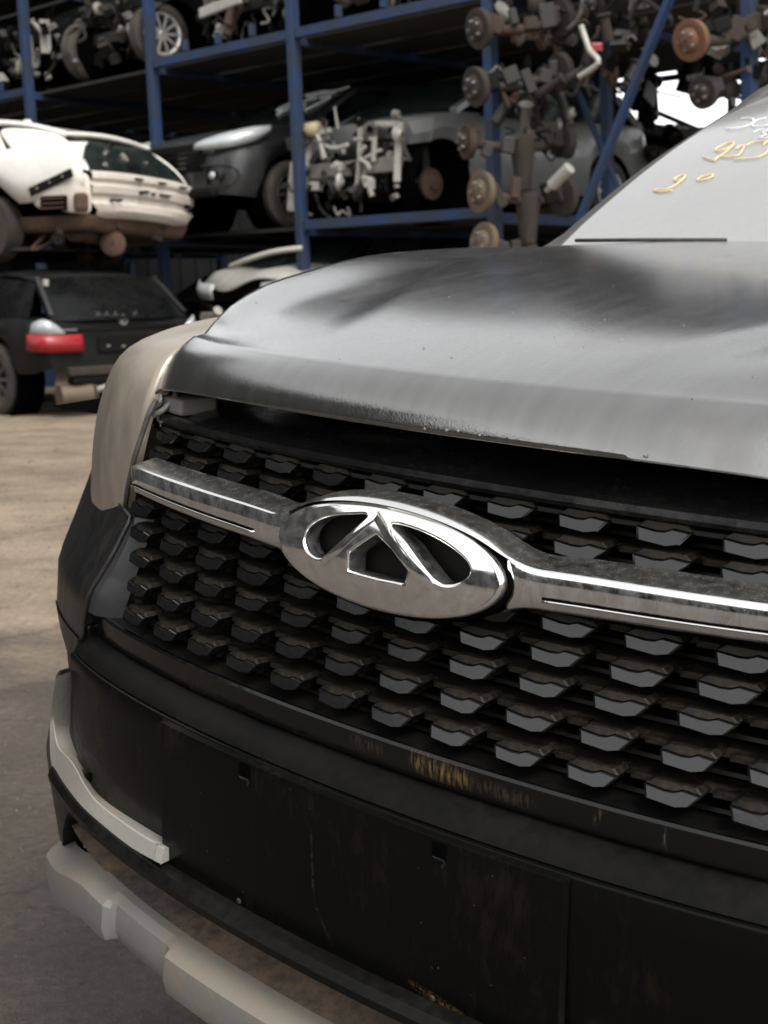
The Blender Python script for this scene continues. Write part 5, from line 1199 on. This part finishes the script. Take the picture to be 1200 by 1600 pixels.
# ---- black estate SUV, tail towards us, on the ground at the left
bx = face_dir(3000); by = Vector((-bx.y, bx.x, 0))
bp_ = ground_at(198, 645)
bm_ = thing('black_tail_suv', 'black SUV seen from its tail with a red tail lamp and no bumper', 'car', obj_mw(bp_, 0, 0, bx, by))
BS = dict(L=3.6, W=.98, zb=[(0,.50),(.25,.44),(3.6,.40)], hw=[(0,.86),(.03,.90),(.12,.955),(.4,.985),(2.2,.99),(3.6,.97)],
          belt=[(0,.90),(.1,.95),(.5,.98),(3.6,.97)], top=[(0,.93),(.1,1.0),(3.6,1.02)], ws=(.04,.46), roof=[(.46,1.42),(1.1,1.50),(2.3,1.48),(2.9,1.40)], rb=3.4, wh=(.95,), rw=.37)
car_shell(bm_, BS, 'black_paint', wheels=True, rim='rim_dark', glass='dark_glass')
for s in (-1, 1):
    lo_ = [(.50,-.03,.655),(.70,-.03,.655),(.87,.0,.66),(.945,.08,.665),(.975,.22,.68)]; hi_ = [(.52,-.03,.83),(.70,-.03,.83),(.865,.0,.83),(.94,.08,.835),(.972,.20,.84)]; h2_ = [(.70,-.02,.832),(.76,-.02,.90),(.845,.0,.965),(.90,.06,.98),(.94,.16,.94)]
    b = MB(); b.grid([[Vector((s*x, y-.015, z)) for x, y, z in crom(q, 4)] for q in (lo_, hi_)], flip=(s > 0)); tl = b.build('tail_lamp', 'lamp_red', bm_, smooth=True, solid=.03)
    b = MB(); b.grid([[Vector((s*x, y-.015, z)) for x, y, z in crom(q, 4)] for q in ([(.72,-.03,.833),(.80,-.03,.833),(.87,.0,.833),(.94,.08,.837),(.965,.18,.842)], h2_)], flip=(s > 0)); b.build('indicator_lens', 'lamp_clear', tl, smooth=True, solid=.02)
    b = MB(); b.box((s*.60,-.052,.785), (.16,.012,.035)); b.build('reverse_lens', 'lamp_clear', tl, bevel=.004)
    b = MB(); b.bar((s*.80,.02,1.02),(s*.70,.44,1.40),.05,.03); b.build('pillar_trim', 'dark_paint', bm_, bevel=.008)
b = MB(); b.box((-.84,.03,1.34) ,(.05,.05,.07)); b.build('spoiler_end', 'alu_pale', bm_, bevel=.01)
b = MB(); b.lathe([(0,.002),(0,.045),(-.008,.05),(.004,.056)], 24, (0,-.022,.955), (0,1,0)); rd = b.build('tail_emblem', 'alu', bm_, smooth=True)
for q in range(4):
    b = MB(); b.grid([[(0,-.026,.955)]*5, [(.038*math.cos(q*math.pi/2+k*math.pi/8), -.026, .955+.038*math.sin(q*math.pi/2+k*math.pi/8)) for k in range(5)]]); b.build('emblem_quarter', 'black_gloss' if q % 2 else 'alu_pale', rd)
b = MB(); b.box((0,-.01,.88), (1.3,.03,.02)); b.build('tailgate_strip', 'black_gloss', bm_, bevel=.005)
b = MB(); b.box((-.65,-.02,.875), (.20,.02,.018)); b.build('badge', 'grey_paint', bm_)
b = MB(); b.box((0,-.015,.72), (.62,.03,.17)); b.build('plate_recess', 'black_matt', bm_, bevel=.01)
for x, z in ((-.20,.70),(-.02,.69),(.12,.69),(.30,.76)): b = MB(); b.box((x,-.034,z), (.04,.006,.02)); b.build('plate_sticker', 'alu', bm_)
b = MB(); b.box((.10,-.06,.46), (1.6,.10,.09)); b.build('crash_beam', 'rust_dark', bm_, bevel=.02)
b = MB(); b.box((.10,-.02,.37), (1.5,.14,.07)); b.build('lower_beam', 'black_matt', bm_, bevel=.02)
b = MB(); b.tube((-.75,.05,.22),(-.42,.0,.23),.11,.12,20); b.tube((-.42,0,.23),(-.40,0,.23),.13,.12,20); b.build('muffler', 'muffler_tan', bm_, smooth=True, autosm=40) if 'muffler_tan' in M else None
if 'muffler_tan' not in M:
    M['muffler_tan'] = mat('heat_tan_metal', (.10,.075,.05), .55, .3, dust=(.13,.095,.06), dust_amt=.6, dust_scale=6); b.build('muffler', 'muffler_tan', bm_, smooth=True, autosm=40)
b = MB(); b.path(crom([(-.40,-.02,.25),(-.30,-.06,.28),(-.26,-.08,.27)], 4), .04, 10); b.build('tail_pipe', 'alu', bm_, smooth=True)
clutter(bm_, 14, (-.6,.05,.12), (.7,.3,.36), ['black_matt','grease','rust_dark'], .05, .16, 81, 'hanging_part')
def btxt(x, z, pts): return [Vector((x+u, -.012+.06*(z+v-.95 > 0)*(z+v-.95), z+v)) for u, v in pts]
for x0 in (-.32,-.22,-.12,.12):
    b = MB(); b.path([(x0,-.03,1.0),(x0+.03,-.02,1.045),(x0+.06,-.03,1.0),(x0+.02,-.02,1.02)], .004, 5); b.build('marker_stroke', 'dim_chalk', bm_) if 'dim_chalk' in M else None
    if 'dim_chalk' not in M:
        M['dim_chalk'] = mat('faded_chalk', (.12,.12,.12), .8, rough_var=0); b.build('marker_stroke', 'dim_chalk', bm_)

# ---- rear axles stacked at the end of the rack
def axle(px0, py0, px1, py1, b_, lab, m1, m2, r=.16, drop=0, cone=0, b2=None):
    p, q = at_b(px0, py0, b_), at_b(px1, py1, b_+.9 if b2 is None else b2)
    t = thing('scrap_axle', lab, 'axle', Matrix.Translation((p+q)/2), 'scrap axles stacked at the end of the rack')
    c = (p+q)/2; P, Q = p-c, q-c; d = (Q-P).normalized(); u_ = Vector((0,0,1))
    b = MB(); b.path(crom([P, P+d*.2+u_*-.03, (P+Q)/2-u_*.05, Q-d*.2-u_*.03, Q], 5), .045, 10); b.build('beam', m2, t, smooth=True)
    for e, dd, m1 in ((P, -d, m1), (Q, d, 'rust_dark')):
        b = MB(); b.lathe([(-.06,.03),(-.05,r*.95),(-.01,r),(.012,r),(.018,r*.82),(.01,r*.62),(.03,r*.55),(.05,r*.3),(.055,.01)], 26, e, dd); hb = b.build('brake_disc', m1, t, smooth=True, autosm=40)
        for k in range(5):
            a = k*2*math.pi/5; x_ = dd.orthogonal().normalized(); y_ = dd.cross(x_); o_ = e+(x_*math.cos(a)+y_*math.sin(a))*r*.42
            b = MB(); b.tube(o_+dd*.03, o_+dd*.065, .012, None, 8); b.build('stud', 'alu', hb)
        b = MB(); b.box(e-dd*.10+u_*.03, (.09,.09,.16)); b.build('caliper', m2, t, bevel=.02)
    if cone:
        s0 = P.lerp(Q, .55); b = MB(); b.tube(s0+u_*.02, s0-u_*cone, .12, .07, 16); b.tube(s0-u_*cone, s0-u_*(cone+.08), .08, .03, 16); b.build('spring_cone', m1, t, smooth=True, autosm=40)
    for k in range(4):
        s0 = P.lerp(Q, .2+.2*k); b = MB(); b.box(s0+Vector((0,-.06,random.uniform(-.08,.06))), (random.uniform(.06,.14), .08, random.uniform(.08,.22)), Matrix.Rotation(random.uniform(-.5,.5),3,'Y')); b.build('bracket', random.choice([m2, 'grease', 'rust_dark', 'black_matt']), t, bevel=.012)
    return t
axle(747,45, 880,28, -.8, 'rusty axle with brake disc, uppermost of the stack by the blue posts', 'rust_dark', 'rust2', .17)
axle(742,136, 878,112, -.8, 'dark axle with drum, second from the top of the stack', 'rust_dark', 'grease', .17)
axle(728,222, 888,222, -.7, 'axle with brown cone spring and black hub in mid stack', 'rust2', 'rust_dark', .15, cone=.42)
axle(750,300, 884,308, -.9, 'axle with tan rimmed brake disc low in the stack', 'orange_tan', 'rust2', .18, cone=.42) if 'orange_tan' in M else None
if 'orange_tan' not in M:
    M['orange_tan'] = mat('tan_disc', (.085,.068,.045), .7, .2, dust=(.10,.055,.028), dust_amt=.8, dust_scale=6)
    axle(750,300, 884,308, -.9, 'axle with tan rimmed brake disc low in the stack', 'orange_tan', 'rust2', .18, cone=.42)
axle(754,378, 880,400, -.9, 'axle just above the hood edge, lowest of the stack', 'orange_tan', 'rust_dark', .17)
axle(1078,63, 1190,40, -.8, 'axle with orange rusted disc hanging at the upper right', 'orange', 'rust_dark', .155)
axle(1098,145, 1200,118, -.3, 'dark axle hanging above the windscreen', 'rust_dark', 'grease', .13)
axle(925,8, 1040,-12, .2, 'grey axle end at the top edge right of the posts', 'grease', 'grease', .13)
# silvery strut and bent trim near the stack
for nm, lab, pts, r_, m_ in (('shock_absorber', 'silver shock absorber leaning against the axle stack', [(890,262),(862,290)], .055, 'alu_pale'), ('bent_trim', 'bent pale trim strip hanging near the red lamp', [(908,40),(918,70),(922,80),(935,98),(905,120)], .025, 'alu_pale')):
    ps = [at_b(x, y, -.4) for x, y in pts]; t = thing(nm, lab, 'car part', Matrix.Translation(ps[0])); b = MB()
    if len(ps) > 2: b.path(crom([p-ps[0] for p in ps], 4), r_, 10)
    else: b.tube(Vector((0,0,0)), ps[1]-ps[0], r_, r_*.95, 14); b.tube(ps[1]-ps[0], (ps[1]-ps[0])*1.3, r_*.4, None, 10)
    b.build('rod', m_, t, smooth=True, autosm=40)
p = at_b(932, 74, -.3); b = MB(); b.box((0,0,0), (.10,.05,.07)); b.box((.01,-.01,.01),(.06,.05,.04)); o = b.build('red_lamp', 'lamp_red', None, bevel=.01); o.location = p; tag(o, 'small red lamp hanging right of the axle stack', 'lamp')
# hanging parts at the upper right
for k, (px, py, w_, lab, sd_) in enumerate(((960, 70, .7, 'cluster of greasy engine parts hanging left of the orange disc', 91), (1140, 70, .9, 'cluster of dark suspension parts hanging above the windscreen', 92), (830, 60, .6, 'cluster of greasy parts tangled at the top of the axle stack', 93), (845, 190, .6, 'cluster of dark parts tangled in the middle of the axle stack', 94))):
    p = at_b(px, py, .1); t = thing('parts_cluster', lab, 'car parts', rack_mw((p-RO).dot(RA), .1, p.z))
    clutter(t, 34 if k < 2 else 26, (-w_*.6,-.3,-.35), (w_*.6,.3,.4), ['grease','rust_dark','alu','black_matt','rust','black_satin'], .04, .17, sd_, 'hanging_part')
# ---- dark car without glass, sky showing through it
dp = at_b(1085, 207, 7.5)
dc = thing('glassless_dark_car', 'dark car without window glass, bright sky showing through its cabin', 'car', rack_mw((dp-RO).dot(RA)+1.2, 6.6, dp.z-.95, R(90)))
car_shell(dc, HATCH, 'black_paint', open_win=True, rim='rim_dark')
up_ = at_b(1000, 126, 7.5)
uc = thing('far_upper_car', 'dark car shell stored above the glassless car, seen from below', 'car', rack_mw((up_-RO).dot(RA)+2.0, 6.6, up_.z-.1, R(90)))
car_shell(uc, SUV, 'black_paint', rim='rim_dark'); clutter(uc, 8, (-.8,.3,.0), (.8,4.0,.4), ['black_matt','grease','rust_dark','alu'], .06, .3, 95, 'hanging_part')
b = MB(); b.box((0,2.2,.36),(1.6,3.9,.12)); b.build('underfloor', 'black_matt', uc)
st_ = thing('far_car_stand', 'dark steel stand under the glassless car', 'stand', rack_mw((dp-RO).dot(RA)-.9, 6.6, 0))
b = MB()
for x in (-1.8, 0, 1.8):
    for y in (-.8, .8): b = MB(); b.bar((x,y,0),(x,y,dp.z-.98),.1,.1); b.build('leg', 'black_matt', st_)
b = MB(); b.box((0,0,dp.z-1.0),(4.4,1.9,.06)); b.build('deck_plate', 'deck', st_)
for x in (-2.4, 2.6):
    for y in (-.9, .9): b = MB(); b.bar((x,y,0),(x,y,up_.z+.2),.09,.09); b.build('leg', 'black_matt', st_)
for y in (-.9,.9): b = MB(); b.bar((-2.4,y,up_.z-.02),(2.6,y,up_.z-.02),.1,.08); b.build('beam', 'black_matt', st_)
for k, lab in enumerate(('dark car shell on the ground behind the axle stack', 'dark car shell behind the leaning blue brace, nearer one', 'dark car shell behind the leaning blue brace, farther one')):
    t = thing('far_stored_car', lab, 'car', rack_mw(rack_a(860+70*k, 300, 3)[0], 3.0+1.2*k, T1-.3 if k else .0, R(20*k)), 'cars far behind the axle stack')
    car_shell(t, HATCH, 'black_paint', wheels=True, rim='rim_dark')
# small stones and grit on the concrete
b = MB(); rnd = random.Random(3)
for i in range(500):
    y_ = rnd.uniform(1.8, 13)**1.0; x_ = rnd.uniform(-.42, -.05)*y_-.2; s_ = rnd.uniform(.002, .007)*(1+y_*.1)
    b.box((x_, y_, s_*.3), (s_, s_*rnd.uniform(.6,1.3), s_*.7), Matrix.Rotation(rnd.uniform(0,3),3,'Z'), .6)
for i in range(420):
    y_ = rnd.uniform(1.9, 4.5); x_ = rnd.uniform(-.30, -.17)*y_; s_ = rnd.uniform(.0015, .006)
    b.box((x_, y_, s_*.3), (s_, s_*rnd.uniform(.6,1.6), s_*.7), Matrix.Rotation(rnd.uniform(0,3),3,'Z'), .6)
o = b.build('gravel', 'grit', None) if 'grit' in M else None
if o is None:
    M['grit'] = mat('grit', (.06,.05,.04), .9, rough_var=0, base2=(.12,.105,.085), base2_scale=2); o = b.build('gravel', 'grit', None)
tag(o, 'small stones and grit scattered on the dirty concrete', 'gravel', None, 'stuff')
